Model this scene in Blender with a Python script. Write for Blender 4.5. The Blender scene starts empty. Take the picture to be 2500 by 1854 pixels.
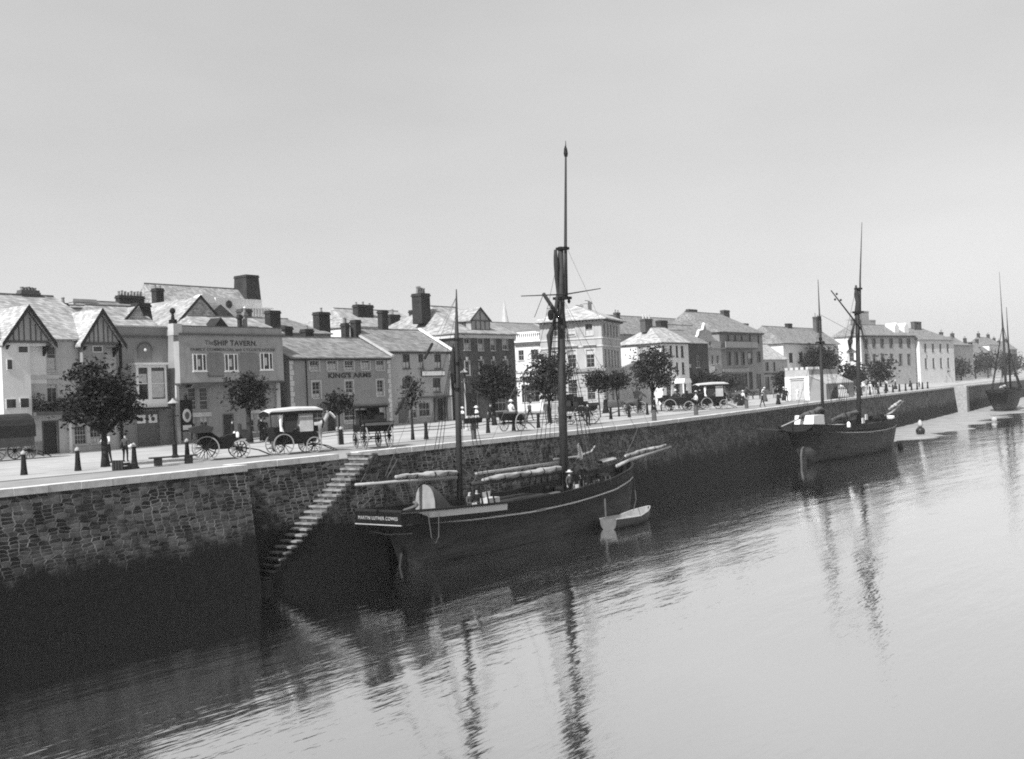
import bpy, bmesh, math, random
from mathutils import Matrix, Vector
R = math.radians
random.seed(11)
scene = bpy.context.scene
COL = scene.collection
# ---------------------------------------------------------------- camera, sky, sun, exposure
# X runs along the quay, Y inland, Z up; the quay top is z = 0 and the river z = -5.6
cam_d = bpy.data.cameras.new('camera'); cam = bpy.data.objects.new('camera', cam_d); COL.objects.link(cam)
cam_d.sensor_width = 36; cam_d.lens = 2650/2500*36; cam_d.clip_start = .5; cam_d.clip_end = 6000
fx, rx, ux = (0.79806633, 0.60245075, 0.01196816), (0.60231421, -0.79699246, -0.04495129), (-0.0175424, 0.0430827, 0.99891749)
F = Vector(fx).normalized(); RT = Vector(rx).normalized(); UP = RT.cross(F).normalized(); RT = F.cross(UP)
cam.matrix_world = Matrix(((RT.x, UP.x, -F.x, 0), (RT.y, UP.y, -F.y, 0), (RT.z, UP.z, -F.z, 2.75), (0, 0, 0, 1)))
scene.camera = cam
HAZE = 0.00024
SUN = Vector((-0.70, -0.05, 0.70)).normalized()
SUN_EL = math.asin(SUN.z); SUN_ROT = math.atan2(SUN.x, SUN.y)
world = bpy.data.worlds.new('World'); scene.world = world; world.use_nodes = True
wn = world.node_tree; bg = wn.nodes['Background']
sky = wn.nodes.new('ShaderNodeTexSky'); sky.sky_type = 'NISHITA'; sky.sun_disc = False
sky.sun_elevation = SUN_EL; sky.sun_rotation = SUN_ROT; sky.air_density = 1.0; sky.dust_density = 1.0; sky.ozone_density = 1.0
bw = wn.nodes.new('ShaderNodeRGBToBW')
flat = wn.nodes.new('ShaderNodeMath'); flat.operation = 'MULTIPLY_ADD'; flat.inputs[1].default_value = .22; flat.inputs[2].default_value = 2.35   # thin even cloud over the blue
wn.links.new(sky.outputs[0], bw.inputs[0]); wn.links.new(bw.outputs[0], flat.inputs[0])
wtc = wn.nodes.new('ShaderNodeTexCoord'); wmp = wn.nodes.new('ShaderNodeMapping'); wmp.inputs['Scale'].default_value = (1, 1, 3.2); wnz = wn.nodes.new('ShaderNodeTexNoise'); wnz.inputs['Scale'].default_value = 2.1; wnz.inputs['Detail'].default_value = 6
wn.links.new(wtc.outputs['Generated'], wmp.inputs[0]); wn.links.new(wmp.outputs[0], wnz.inputs['Vector'])
cl = wn.nodes.new('ShaderNodeMath'); cl.operation = 'MULTIPLY_ADD'; cl.inputs[1].default_value = .34; cl.inputs[2].default_value = .83; wn.links.new(wnz.outputs['Fac'], cl.inputs[0])
cm = wn.nodes.new('ShaderNodeMath'); cm.operation = 'MULTIPLY'; wn.links.new(flat.outputs[0], cm.inputs[0]); wn.links.new(cl.outputs[0], cm.inputs[1]); wn.links.new(cm.outputs[0], bg.inputs[0]); bg.inputs[1].default_value = 0.12
sun_d = bpy.data.lights.new('sun', 'SUN'); sun_d.energy = 3.6; sun_d.angle = R(1.5); sun_d.color = (1, 1, 1)
sun = bpy.data.objects.new('sun', sun_d); COL.objects.link(sun)
sun.rotation_euler = SUN.to_track_quat('Z', 'Y').to_euler(); sun.location = (0, 0, 60)
scene.view_settings.view_transform = 'Standard'; scene.view_settings.look = 'None'
scene.view_settings.exposure = 0.84; scene.view_settings.gamma = 1.0
scene.render.engine = 'CYCLES'
scene.cycles.use_denoising = False; scene.cycles.filter_width = 1.9; scene.cycles.max_bounces = 6; scene.cycles.diffuse_bounces = 3; scene.cycles.glossy_bounces = 3
scene.cycles.volume_bounces = 0; scene.cycles.caustics_reflective = False; scene.cycles.caustics_refractive = False

# ---------------------------------------------------------------- materials (grey, procedural)
def g(v): return (v, v, v, 1)
def mat_base(name):
    m = bpy.data.materials.new(name); m.use_nodes = True
    nt = m.node_tree; b = nt.nodes['Principled BSDF']; b.inputs['Specular IOR Level'].default_value = .25
    return m, nt, b
def node(nt, t, **k):
    n = nt.nodes.new(t)
    for a, v in k.items():
        if a in n.inputs: n.inputs[a].default_value = v
        else: setattr(n, a, v)
    return n
def math_(nt, op, a, b=None):
    n = nt.nodes.new('ShaderNodeMath'); n.operation = op
    for i, v in enumerate((a, b)):
        if v is None: continue
        if isinstance(v, (int, float)): n.inputs[i].default_value = v
        else: nt.links.new(v, n.inputs[i])
    return n.outputs[0]
def ramp(nt, fac, pts):
    n = nt.nodes.new('ShaderNodeValToRGB'); e = n.color_ramp.elements
    while len(e) < len(pts): e.new(.5)
    for i, (p, c) in enumerate(pts): e[i].position = p; e[i].color = g(c)
    nt.links.new(fac, n.inputs[0]); return n.outputs[0]
def pos(nt, scale=(1, 1, 1)):
    p = nt.nodes.new('ShaderNodeNewGeometry'); m = nt.nodes.new('ShaderNodeVectorMath'); m.operation = 'MULTIPLY'
    m.inputs[1].default_value = scale; nt.links.new(p.outputs['Position'], m.inputs[0]); return m.outputs[0]
def wallvec(nt, scale=(1, 1)):
    p = nt.nodes.new('ShaderNodeNewGeometry'); s = nt.nodes.new('ShaderNodeSeparateXYZ'); nt.links.new(p.outputs['Position'], s.inputs[0])
    u = math_(nt, 'ADD', s.outputs[0], s.outputs[1]); c = nt.nodes.new('ShaderNodeCombineXYZ')
    nt.links.new(math_(nt, 'MULTIPLY', u, scale[0]), c.inputs[0]); nt.links.new(math_(nt, 'MULTIPLY', s.outputs[2], scale[1]), c.inputs[1])
    return c.outputs[0], s
def noise(nt, vec, scale, detail=5, rough=.6):
    n = node(nt, 'ShaderNodeTexNoise', Scale=scale, Detail=detail, Roughness=rough); nt.links.new(vec, n.inputs['Vector']); return n.outputs['Fac']
def bump(nt, b, h, strength, dist=.02):
    n = node(nt, 'ShaderNodeBump', Strength=strength, Distance=dist); nt.links.new(h, n.inputs['Height']); nt.links.new(n.outputs[0], b.inputs['Normal'])
MATS = {}
def plain(name, v, rough=.7, var=.35, scale=3.0, spec=.25, metal=0):
    m, nt, b = mat_base(name); p = pos(nt)
    n = noise(nt, p, scale, 6); n2 = noise(nt, p, scale*7, 3)
    f = math_(nt, 'ADD', math_(nt, 'MULTIPLY', n, .7), math_(nt, 'MULTIPLY', n2, .3))
    c = ramp(nt, f, [(.25, v*(1-var)), (.75, min(v*(1+var), .95))]); nt.links.new(c, b.inputs['Base Color'])
    b.inputs['Roughness'].default_value = rough; b.inputs['Specular IOR Level'].default_value = spec; b.inputs['Metallic'].default_value = metal
    bump(nt, b, f, .3); MATS[name] = m; return m
def plaster(name, v, var=.22):
    m, nt, b = mat_base(name); p = pos(nt); wv, s = wallvec(nt)
    n = noise(nt, p, .7, 6, .65); st = noise(nt, pos(nt, (2.2, 2.2, .25)), 1.6, 4); fine = noise(nt, p, 9, 3)
    f = math_(nt, 'ADD', math_(nt, 'MULTIPLY', n, .5), math_(nt, 'ADD', math_(nt, 'MULTIPLY', st, .3), math_(nt, 'MULTIPLY', fine, .2)))
    c = ramp(nt, f, [(.3, v*(1-var*1.6)), (.5, v), (.72, min(v*(1+var), .9))]); nt.links.new(c, b.inputs['Base Color'])
    b.inputs['Roughness'].default_value = .85; bump(nt, b, fine, .25, .01); MATS[name] = m; return m
def bricky(name, v, mortar, bw_=.24, bh=.075, ms=.012, var=.3):
    m, nt, b = mat_base(name); wv, s = wallvec(nt)
    br = node(nt, 'ShaderNodeTexBrick', Scale=1.0); br.inputs['Brick Width'].default_value = bw_; br.inputs['Row Height'].default_value = bh
    br.inputs['Mortar Size'].default_value = ms; br.inputs['Color1'].default_value = g(v*(1-var)); br.inputs['Color2'].default_value = g(v*(1+var)); br.inputs['Mortar'].default_value = g(mortar)
    nt.links.new(wv, br.inputs['Vector']); n = noise(nt, pos(nt), .9, 6)
    mx = node(nt, 'ShaderNodeMix', data_type='RGBA', blend_type='MULTIPLY'); mx.inputs[0].default_value = 1
    nt.links.new(br.outputs['Color'], mx.inputs[6]); nt.links.new(ramp(nt, n, [(.3, .62), (.7, 1.25)]), mx.inputs[7]); nt.links.new(mx.outputs[2], b.inputs['Base Color'])
    b.inputs['Roughness'].default_value = .85; bump(nt, b, br.outputs['Fac'], -.4, .015); MATS[name] = m; return m
def slate(name, v, var=.35):
    m, nt, b = mat_base(name); wv, s = wallvec(nt)
    br = node(nt, 'ShaderNodeTexBrick', Scale=1.0); br.inputs['Brick Width'].default_value = .32; br.inputs['Row Height'].default_value = .16
    br.inputs['Mortar Size'].default_value = .012; br.inputs['Color1'].default_value = g(v*(1-var)); br.inputs['Color2'].default_value = g(v*(1+var)); br.inputs['Mortar'].default_value = g(v*.45)
    nt.links.new(wv, br.inputs['Vector']); n = noise(nt, pos(nt, (1, .5, .5)), 1.1, 6, .7)
    mx = node(nt, 'ShaderNodeMix', data_type='RGBA', blend_type='MULTIPLY'); mx.inputs[0].default_value = 1
    nt.links.new(br.outputs['Color'], mx.inputs[6]); nt.links.new(ramp(nt, n, [(.32, .78), (.68, 1.2)]), mx.inputs[7]); nt.links.new(mx.outputs[2], b.inputs['Base Color'])
    b.inputs['Roughness'].default_value = .6; bump(nt, b, br.outputs['Fac'], -.5, .02); MATS[name] = m; return m
plaster('render_grey', .31); plaster('render_mid', .24); plaster('render_light', .42); plaster('render_white', .66, .14); plaster('stucco', .36); plaster('stone_trim', .5)
plaster('panel_dark', .17); plaster('white_paint', .86, .08); plaster('gable_board', .34)
bricky('brick_dark', .062, .10); bricky('brick_mid', .075, .1); bricky('brick_stack', .028, .045)
slate('slate_mid', .22); slate('slate_light', .32); slate('slate_dark', .10); slate('slate_pale', .40)
plain('timber_dark', .022); plain('timber_mid', .085); plain('timber_pale', .36); plain('black_paint', .007, .6, .4, spec=.15); plain('iron', .012, .6, .4, spec=.15)
plain('iron_grey', .16, .6); plain('white_trim', .72, .6, .1); plain('cap_white', .32, .7, .15)
plain('sail', .40, .9, .35, 2.2); plain('canvas_mid', .26, .9, .3); plain('canvas_dark', .03, .9); plain('canvas_light', .55, .9, .2); plain('rope', .10, .9); plain('rope_dark', .015, .9); plain('spar', .035, .7); plain('spar_pale', .34, .6)

def hullm(name, top, low, z0, z1):
    m, nt, b = mat_base(name); p = nt.nodes.new('ShaderNodeNewGeometry'); s = nt.nodes.new('ShaderNodeSeparateXYZ'); nt.links.new(p.outputs['Position'], s.inputs[0])
    n = noise(nt, pos(nt, (.35, .35, 2.2)), 1.4, 6, .65); f = math_(nt, 'ADD', s.outputs[2], math_(nt, 'MULTIPLY', n, -.9)); f = math_(nt, 'MULTIPLY', math_(nt, 'SUBTRACT', f, z0), 1/(z1-z0))
    c = ramp(nt, f, [(0, low), (1, top)]); fr = math_(nt, 'FRACT', math_(nt, 'MULTIPLY', s.outputs[2], 4.3)); seam = ramp(nt, fr, [(0, .45), (.12, 1), (.9, 1), (1, .6)])
    mx = node(nt, 'ShaderNodeMix', data_type='RGBA', blend_type='MULTIPLY'); mx.inputs[0].default_value = 1; nt.links.new(c, mx.inputs[6]); nt.links.new(seam, mx.inputs[7])
    m2 = node(nt, 'ShaderNodeMix', data_type='RGBA', blend_type='MULTIPLY'); m2.inputs[0].default_value = 1; nt.links.new(mx.outputs[2], m2.inputs[6]); nt.links.new(ramp(nt, n, [(.3, .5), (.7, 1.9)]), m2.inputs[7]); nt.links.new(m2.outputs[2], b.inputs['Base Color'])
    b.inputs['Roughness'].default_value = .65; b.inputs['Specular IOR Level'].default_value = .2; bump(nt, b, fr, .35, .01); MATS[name] = m
hullm('hull_black', .007, .075, -5.7, -4.3); hullm('hull_grey', .016, .075, -5.6, -3.2); plain('hull_worn', .03, .75, .6, .6, spec=.1); plain('deck', .11, .8); plain('skin', .40, .6, .1); plain('cloth_dark', .012, .9); plain('cloth_mid', .07, .9); plain('cloth_light', .62, .9, .1); plain('straw', .5, .9)
plain('boots', .02); plain('bark', .025, .9, .4, 8); plain('horse_dark', .06, .6); plain('horse_grey', .30, .7, .5, 3); plain('dog_white', .62, .9, .15); plain('rim_dusty', .26, .8); plain('pot_clay', .2); plain('pot_pale', .5); plain('buoy_black', .02, .4)
plain('door_dark', .022, .5); plain('door_grey', .13, .6); plain('curtain', .45, .9, .25, 4); plain('shop_dark', .04, .5); plain('mud', .30, .45, .45, .45, .5); plain('letter', .03, .8, .4, 12); plain('letter_faint', .085, .8, .5, 12); plain('letter_white', .8, .8, .15, 12); plain('sign_pale', .42)
def leafm(name, v):
    m, nt, b = mat_base(name); p = pos(nt); n = noise(nt, p, 1.3, 2)
    n8 = noise(nt, p, 6.5, 2); nt.links.new(ramp(nt, math_(nt, 'ADD', math_(nt, 'MULTIPLY', n, .5), math_(nt, 'MULTIPLY', n8, .5)), [(.34, v*.35), (.56, v), (.68, v*3.0)]), b.inputs['Base Color']); b.inputs['Roughness'].default_value = .6; b.inputs['Specular IOR Level'].default_value = .15
    MATS[name] = m
leafm('leaf_dark', .02); leafm('leaf_mid', .04); plain('sash', .42, .7, .2); leafm('leaf_light', .09)
# window glass: near black, mirror-like at a glance
m, nt, b = mat_base('glass'); b.inputs['Base Color'].default_value = g(.025); b.inputs['Roughness'].default_value = .12; b.inputs['Specular IOR Level'].default_value = .35
n_ = noise(nt, pos(nt), 1.1, 2); nt.links.new(ramp(nt, n_, [(.35, .012), (.7, .07)]), b.inputs['Base Color']); bump(nt, b, n_, .15, .05); MATS['glass'] = m
# quay masonry: rubble courses, bright lime mortar above, weed below the tide mark
m, nt, b = mat_base('quay_stone'); wv, sp = wallvec(nt)
dn = node(nt, 'ShaderNodeTexNoise', Scale=.55, Detail=4); nt.links.new(pos(nt), dn.inputs['Vector'])
dv = node(nt, 'ShaderNodeVectorMath', operation='SCALE', Scale=.36); nt.links.new(dn.outputs['Color'], dv.inputs[0])
dn2 = node(nt, 'ShaderNodeTexNoise', Scale=3.1, Detail=3); nt.links.new(pos(nt), dn2.inputs['Vector'])
dv2 = node(nt, 'ShaderNodeVectorMath', operation='SCALE', Scale=.11); nt.links.new(dn2.outputs['Color'], dv2.inputs[0])
av = node(nt, 'ShaderNodeVectorMath', operation='ADD'); nt.links.new(wv, av.inputs[0]); nt.links.new(dv.outputs[0], av.inputs[1])
av2 = node(nt, 'ShaderNodeVectorMath', operation='ADD'); nt.links.new(av.outputs[0], av2.inputs[0]); nt.links.new(dv2.outputs[0], av2.inputs[1])
sv = node(nt, 'ShaderNodeVectorMath', operation='MULTIPLY'); nt.links.new(av2.outputs[0], sv.inputs[0]); sv.inputs[1].default_value = (2.4, 6.8, 1)
vo = node(nt, 'ShaderNodeTexVoronoi', Scale=1.0, Randomness=.48); vo.voronoi_dimensions = '2D'; nt.links.new(sv.outputs[0], vo.inputs['Vector'])
ve = node(nt, 'ShaderNodeTexVoronoi', Scale=1.0, Randomness=.48); ve.voronoi_dimensions = '2D'; ve.feature = 'DISTANCE_TO_EDGE'; nt.links.new(sv.outputs[0], ve.inputs['Vector'])
cbw = nt.nodes.new('ShaderNodeRGBToBW'); nt.links.new(vo.outputs['Color'], cbw.inputs[0]); stone = ramp(nt, cbw.outputs[0], [(.15, .005), (.5, .028), (.85, .13)])
joint = ramp(nt, ve.outputs['Distance'], [(.03, 1), (.10, 0)]); mort = ramp(nt, noise(nt, pos(nt), .7, 5, .7), [(.34, .03), (.6, .26)])
sj = node(nt, 'ShaderNodeMix', data_type='RGBA'); nt.links.new(joint, sj.inputs[0]); nt.links.new(stone, sj.inputs[6]); nt.links.new(mort, sj.inputs[7])
big = noise(nt, pos(nt), .28, 6, .7); med = noise(nt, pos(nt, (1, 1, .8)), 1.25, 5, .7)
lime = ramp(nt, math_(nt, 'MULTIPLY', big, med), [(.22, 0), (.36, .42)])
mx = node(nt, 'ShaderNodeMix', data_type='RGBA'); nt.links.new(lime, mx.inputs[0]); nt.links.new(sj.outputs[2], mx.inputs[6]); mx.inputs[7].default_value = g(.13)
grime = node(nt, 'ShaderNodeMix', data_type='RGBA', blend_type='MULTIPLY'); grime.inputs[0].default_value = 1; nt.links.new(mx.outputs[2], grime.inputs[6]); nt.links.new(ramp(nt, med, [(.3, .5), (.62, 1.25)]), grime.inputs[7])
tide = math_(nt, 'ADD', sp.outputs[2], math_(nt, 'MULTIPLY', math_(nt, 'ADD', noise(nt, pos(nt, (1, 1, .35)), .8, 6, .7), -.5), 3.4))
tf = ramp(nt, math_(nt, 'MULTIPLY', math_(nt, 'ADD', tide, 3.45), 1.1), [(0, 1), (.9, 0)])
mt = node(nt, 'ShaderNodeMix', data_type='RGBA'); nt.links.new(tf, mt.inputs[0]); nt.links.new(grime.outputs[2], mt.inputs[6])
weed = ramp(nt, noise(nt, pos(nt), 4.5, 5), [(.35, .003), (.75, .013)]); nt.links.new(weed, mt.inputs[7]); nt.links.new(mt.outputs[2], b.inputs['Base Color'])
b.inputs['Roughness'].default_value = .85; bump(nt, b, math_(nt, 'SUBTRACT', math_(nt, 'MULTIPLY', med, .6), joint), .7, .05); MATS['quay_stone'] = m
plain('coping', .66, .8, .35, 2.6); plain('lit_return_stone', .30, .8, .45, 2.5)
# stair treads: worn stone above, weedy below
m, nt, b = mat_base('stair_stone'); wv, sp = wallvec(nt); n = noise(nt, pos(nt), 2.2, 5)
c1 = ramp(nt, n, [(.3, .10), (.7, .32)]); tf = ramp(nt, math_(nt, 'MULTIPLY', math_(nt, 'ADD', math_(nt, 'ADD', sp.outputs[2], n), 4.4), .8), [(0, 1), (.8, 0)])
mt = node(nt, 'ShaderNodeMix', data_type='RGBA'); nt.links.new(tf, mt.inputs[0]); nt.links.new(c1, mt.inputs[6]); mt.inputs[7].default_value = g(.03)
nt.links.new(mt.outputs[2], b.inputs['Base Color']); b.inputs['Roughness'].default_value = .8; bump(nt, b, n, .4, .03); MATS['stair_stone'] = m
def ground_mat(name, lo, hi, sc):
    m, nt, b = mat_base(name); n = noise(nt, pos(nt), sc, 6, .65); n2 = noise(nt, pos(nt, (.25, 1.4, 1)), .9, 4); n3 = noise(nt, pos(nt), 14, 2)
    f = math_(nt, 'ADD', math_(nt, 'MULTIPLY', n, .4), math_(nt, 'ADD', math_(nt, 'MULTIPLY', n2, .4), math_(nt, 'MULTIPLY', n3, .2)))
    nt.links.new(ramp(nt, f, [(.32, lo), (.66, hi)]), b.inputs['Base Color']); b.inputs['Roughness'].default_value = .9; bump(nt, b, n3, .4, .02); MATS[name] = m
ground_mat('road', .22, .50, .3); ground_mat('apron', .17, .34, .5); ground_mat('kerb', .05, .09, 2); ground_mat('footway', .25, .37, 1)
# river: silty, mirror-like
m, nt, b = mat_base('water'); out = nt.nodes['Material Output']
gl = node(nt, 'ShaderNodeBsdfGlossy', Roughness=.06); gl.inputs['Color'].default_value = g(.97)
df = node(nt, 'ShaderNodeBsdfDiffuse'); df.inputs['Color'].default_value = g(.012)
lw = node(nt, 'ShaderNodeLayerWeight', Blend=.5); fac = ramp(nt, lw.outputs['Facing'], [(0, .25), (.5, .7), (.75, .94), (1, 1)])
ms = nt.nodes.new('ShaderNodeMixShader'); nt.links.new(fac, ms.inputs[0]); nt.links.new(df.outputs[0], ms.inputs[1]); nt.links.new(gl.outputs[0], ms.inputs[2]); nt.links.new(ms.outputs[0], out.inputs['Surface'])
w1 = noise(nt, pos(nt, (.2, .8, 1)), .6, 5, .6); w2 = noise(nt, pos(nt, (.4, 1.6, 1)), 3.2, 4, .6); w3 = noise(nt, pos(nt, (.05, .2, 1)), 1, 4, .6); w4 = noise(nt, pos(nt, (.03, .06, 1)), 1, 2)
calm = ramp(nt, w3, [(.46, .10), (.60, 1)])
hgt = math_(nt, 'ADD', math_(nt, 'MULTIPLY', math_(nt, 'MULTIPLY', w1, math_(nt, 'ADD', w4, .5)), 1.0), math_(nt, 'MULTIPLY', math_(nt, 'MULTIPLY', w2, calm), .15))
bn = node(nt, 'ShaderNodeBump', Strength=.38, Distance=.14); nt.links.new(hgt, bn.inputs['Height'])
for n_ in (gl, df): nt.links.new(bn.outputs[0], n_.inputs['Normal'])
MATS['water'] = m

# ---------------------------------------------------------------- mesh helpers
class MB:
    def __init__(s, M=None): s.v = []; s.f = []; s.mi = []; s.M = M or Matrix(); s.cur = 0
    def add(s, pts, faces):
        o = len(s.v); s.v += [s.M @ Vector(p) for p in pts]; s.f += [tuple(i+o for i in f) for f in faces]; s.mi += [s.cur]*len(faces)
    def box(s, x0, y0, z0, x1, y1, z1):
        s.add([(x0,y0,z0),(x1,y0,z0),(x1,y1,z0),(x0,y1,z0),(x0,y0,z1),(x1,y0,z1),(x1,y1,z1),(x0,y1,z1)],
              [(3,2,1,0),(4,5,6,7),(0,1,5,4),(1,2,6,5),(2,3,7,6),(3,0,4,7)])
    def quad(s, a, b, c, d): s.add([a,b,c,d], [(0,1,2,3)])
    def tube(s, pts, rad, seg=6, cap=True):
        pts = [Vector(p) for p in pts]; n = len(pts)
        if not isinstance(rad, (list, tuple)): rad = [rad]*n
        vs = []; fs = []
        for i, p in enumerate(pts):
            d = (pts[min(i+1, n-1)]-pts[max(i-1, 0)]).normalized()
            a = d.cross(Vector((0,0,1)) if abs(d.z) < .9 else Vector((1,0,0))).normalized(); b_ = d.cross(a)
            for k in range(seg):
                t = 2*math.pi*k/seg; vs.append(p+(a*math.cos(t)+b_*math.sin(t))*rad[i])
        for i in range(n-1):
            for k in range(seg):
                k2 = (k+1) % seg; fs.append((i*seg+k, i*seg+k2, (i+1)*seg+k2, (i+1)*seg+k))
        if cap: fs += [tuple(range(seg-1,-1,-1)), tuple(range((n-1)*seg, n*seg))]
        s.add(vs, fs)
    def lathe(s, prof, c=(0,0,0), seg=10, axis='z'):
        vs = []; fs = []; n = len(prof)
        for r, h in prof:
            for k in range(seg):
                t = 2*math.pi*k/seg; x, y = r*math.cos(t), r*math.sin(t)
                vs.append((c[0]+x, c[1]+y, c[2]+h) if axis == 'z' else (c[0]+x, c[1]+h, c[2]+y))
        for i in range(n-1):
            for k in range(seg):
                k2 = (k+1) % seg; fs.append((i*seg+k, i*seg+k2, (i+1)*seg+k2, (i+1)*seg+k))
        fs += [tuple(range(seg-1,-1,-1)), tuple(range((n-1)*seg, n*seg))]
        s.add(vs, fs)
    def prism(s, poly, a0, a1, axis='y'):
        # polygon in (x,z) extruded along y, or in (y,z) along x, or in (x,y) along z
        f = {'y': lambda p, a: (p[0], a, p[1]), 'x': lambda p, a: (a, p[0], p[1]), 'z': lambda p, a: (p[0], p[1], a)}[axis]
        n = len(poly); s.add([f(p, a0) for p in poly]+[f(p, a1) for p in poly],
            [tuple(range(n-1,-1,-1)), tuple(range(n, 2*n))]+[(i, (i+1) % n, n+(i+1) % n, n+i) for i in range(n)])
    def loft(s, rows, close=False):
        o = []; n = len(rows[0])
        for r_ in rows: o += list(r_)
        fs = []
        for i in range(len(rows)-1):
            for k in range(n-1 if not close else n):
                k2 = (k+1) % n; fs.append((i*n+k, i*n+k2, (i+1)*n+k2, (i+1)*n+k))
        s.add(o, fs)
    def build(s, name, mats, parent=None, smooth=False):
        me = bpy.data.meshes.new(name); me.from_pydata([tuple(v) for v in s.v], [], s.f)
        for mname in ([mats] if isinstance(mats, str) else mats): me.materials.append(MATS[mname])
        me.polygons.foreach_set('material_index', s.mi)
        bm = bmesh.new(); bm.from_mesh(me); bmesh.ops.recalc_face_normals(bm, faces=bm.faces); bm.to_mesh(me); bm.free()
        if smooth: me.polygons.foreach_set('use_smooth', [True]*len(me.polygons))
        o = bpy.data.objects.new(name, me); COL.objects.link(o); o.parent = parent; return o
def thing(name, label, cat, loc=(0,0,0), rot=0, group=None):
    o = bpy.data.objects.new(name, None); COL.objects.link(o); o.location = loc; o.rotation_euler = (0,0,rot); o.empty_display_size = .3
    o['label'] = label; o['category'] = cat
    if group: o['group'] = group
    return o
def tag(o, label, cat, group=None):
    o['label'] = label; o['category'] = cat
    if group: o['group'] = group
    return o
def struct(o): o['kind'] = 'structure'; return o
def dup(root, loc, rot, label, scale=None):
    r = root.copy(); COL.objects.link(r); r.location = loc; r.rotation_euler = (0,0,rot); r['label'] = label
    if scale: r.scale = (scale,)*3
    for ch in root.children:
        c = ch.copy(); COL.objects.link(c); c.parent = r
        for gch in ch.children:
            d = gch.copy(); COL.objects.link(d); d.parent = c
    return r
def lerp(a, b, t): return a+(b-a)*t
def interp(tab, x):
    if x <= tab[0][0]: return tab[0][1]
    for (a, va), (b, vb) in zip(tab, tab[1:]):
        if x <= b: return va+(vb-va)*(x-a)/(b-a)
    return tab[-1][1]
# ---------------------------------------------------------------- setting: quay, river
EDGE = [(-80,39.6),(31.9,39.3),(31.95,40.55),(62,40.6),(72,41.4),(82,42.7),(101,45.5),(125,49.0),(149,52.0),(172,54.3),(227,60.6),(227.05,58.8),(258,62.2),(600,101),(900,136)]
def qe(x): return interp(EDGE, x)
def gz(x, y):
    d = y-qe(x); t = max(0, min(1, (d-12)/16)); k = max(0, min(1, (x-48)/40)); k2 = max(0, min(1, (x-115)/60))
    return t*(.30*k+.35*k2)
def strip(name, mat, d0, d1, dz, x0=-75, x1=880):
    xs = sorted(set([x0, x1]+[e[0] for e in EDGE if x0 < e[0] < x1]+list(range(-60, 300, 10))+list(range(300, 880, 60))))
    xs = [x for x in xs if x0 <= x <= x1]
    ds = [d for d in [d0, 12, 14, 16, 18, 20, 22, 24, 26, 28, d1] if d0 <= d <= d1]; ds = sorted(set(ds))
    mb = MB(); mb.loft([[(x, qe(x)+d, gz(x, qe(x)+d)+dz) for d in ds] for x in xs]); return struct(mb.build(name, mat))
strip('road', 'road', 5.0, 700, -.004)
strip('quay_apron', 'apron', .5, 5.05, 0)
strip('gutter_strip', 'kerb', 4.85, 5.25, .006)
strip('footway', 'footway', 26.5, 700, .02, x1=118)
wm = MB(); wm.quad((-80,-300,-5.6),(890,-300,-5.6),(890,150,-5.6),(-80,60,-5.6)); struct(wm.build('river_water', 'water'))
mb = MB(); rows = []
for i in range(170):
    x = 108+i*1.7; w = interp([(108,.3),(118,3),(130,7.5),(150,13),(400,16)], x)*(1+.16*math.sin(x*.31)+.1*math.sin(x*.83+1)+.06*math.sin(x*2.1)); hh = interp([(108,.05),(125,.4),(400,.7)], x)
    y0 = qe(x)+.3; row = []
    for k in range(15):
        t = k/14; row.append((x, y0-w*t, -5.6+hh*(1-t)**1.5-.05+.05*math.sin(x*1.3+k*.9)*math.sin(k*1.7+x*.4)*(1-t*.5)-(.2 if k == 14 else 0)))
    rows.append(row)
mb.loft(rows); struct(mb.build('mud_foreshore', 'mud', smooth=True))
# quay wall with coping and recessed stairs
qw = thing('quay_wall', 'long dark rubble stone quay wall with pale coping and weedy foot along the river', 'quay wall')
def wall_run(pts, batter=.75):
    mb = MB(); rows = []
    P = []
    for a, b in zip(pts, pts[1:]):
        n = max(1, int((b[0]-a[0])/6)); P += [(lerp(a[0], b[0], i/n), lerp(a[1], b[1], i/n)) for i in range(n)]
    P.append(pts[-1])
    for (x, y) in P:
        rows.append([(x+batter*.1*0, y-.02+.5, -.28), (x, y-.02, -.28)]+[(x, y-.02-batter*t, -.28-6.2*t) for t in (.15,.3,.45,.6,.8,1)])
    mb.loft(rows); return mb
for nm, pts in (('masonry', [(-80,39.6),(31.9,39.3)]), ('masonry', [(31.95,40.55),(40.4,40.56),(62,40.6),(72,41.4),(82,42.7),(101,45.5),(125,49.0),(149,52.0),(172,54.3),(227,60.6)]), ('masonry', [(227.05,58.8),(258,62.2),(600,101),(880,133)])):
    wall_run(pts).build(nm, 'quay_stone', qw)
mb = MB()
mb.quad((31.9,39.28,-.28),(31.9,40.9,-.28),(31.9,40.2,-6.5),(31.9,38.53,-6.5)); mb.build('buttress_return', 'quay_stone', qw)
mb = MB(); mb.prism([(227.02,58.2),(229.5,58.4),(229.5,61.2),(227.02,61.2)], -6.5, .02, 'z'); mb.build('sunlit_return', 'lit_return_stone', qw)  # wall return facing the sun; its brightness is put into the paler stone colour
mb = MB()
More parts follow.
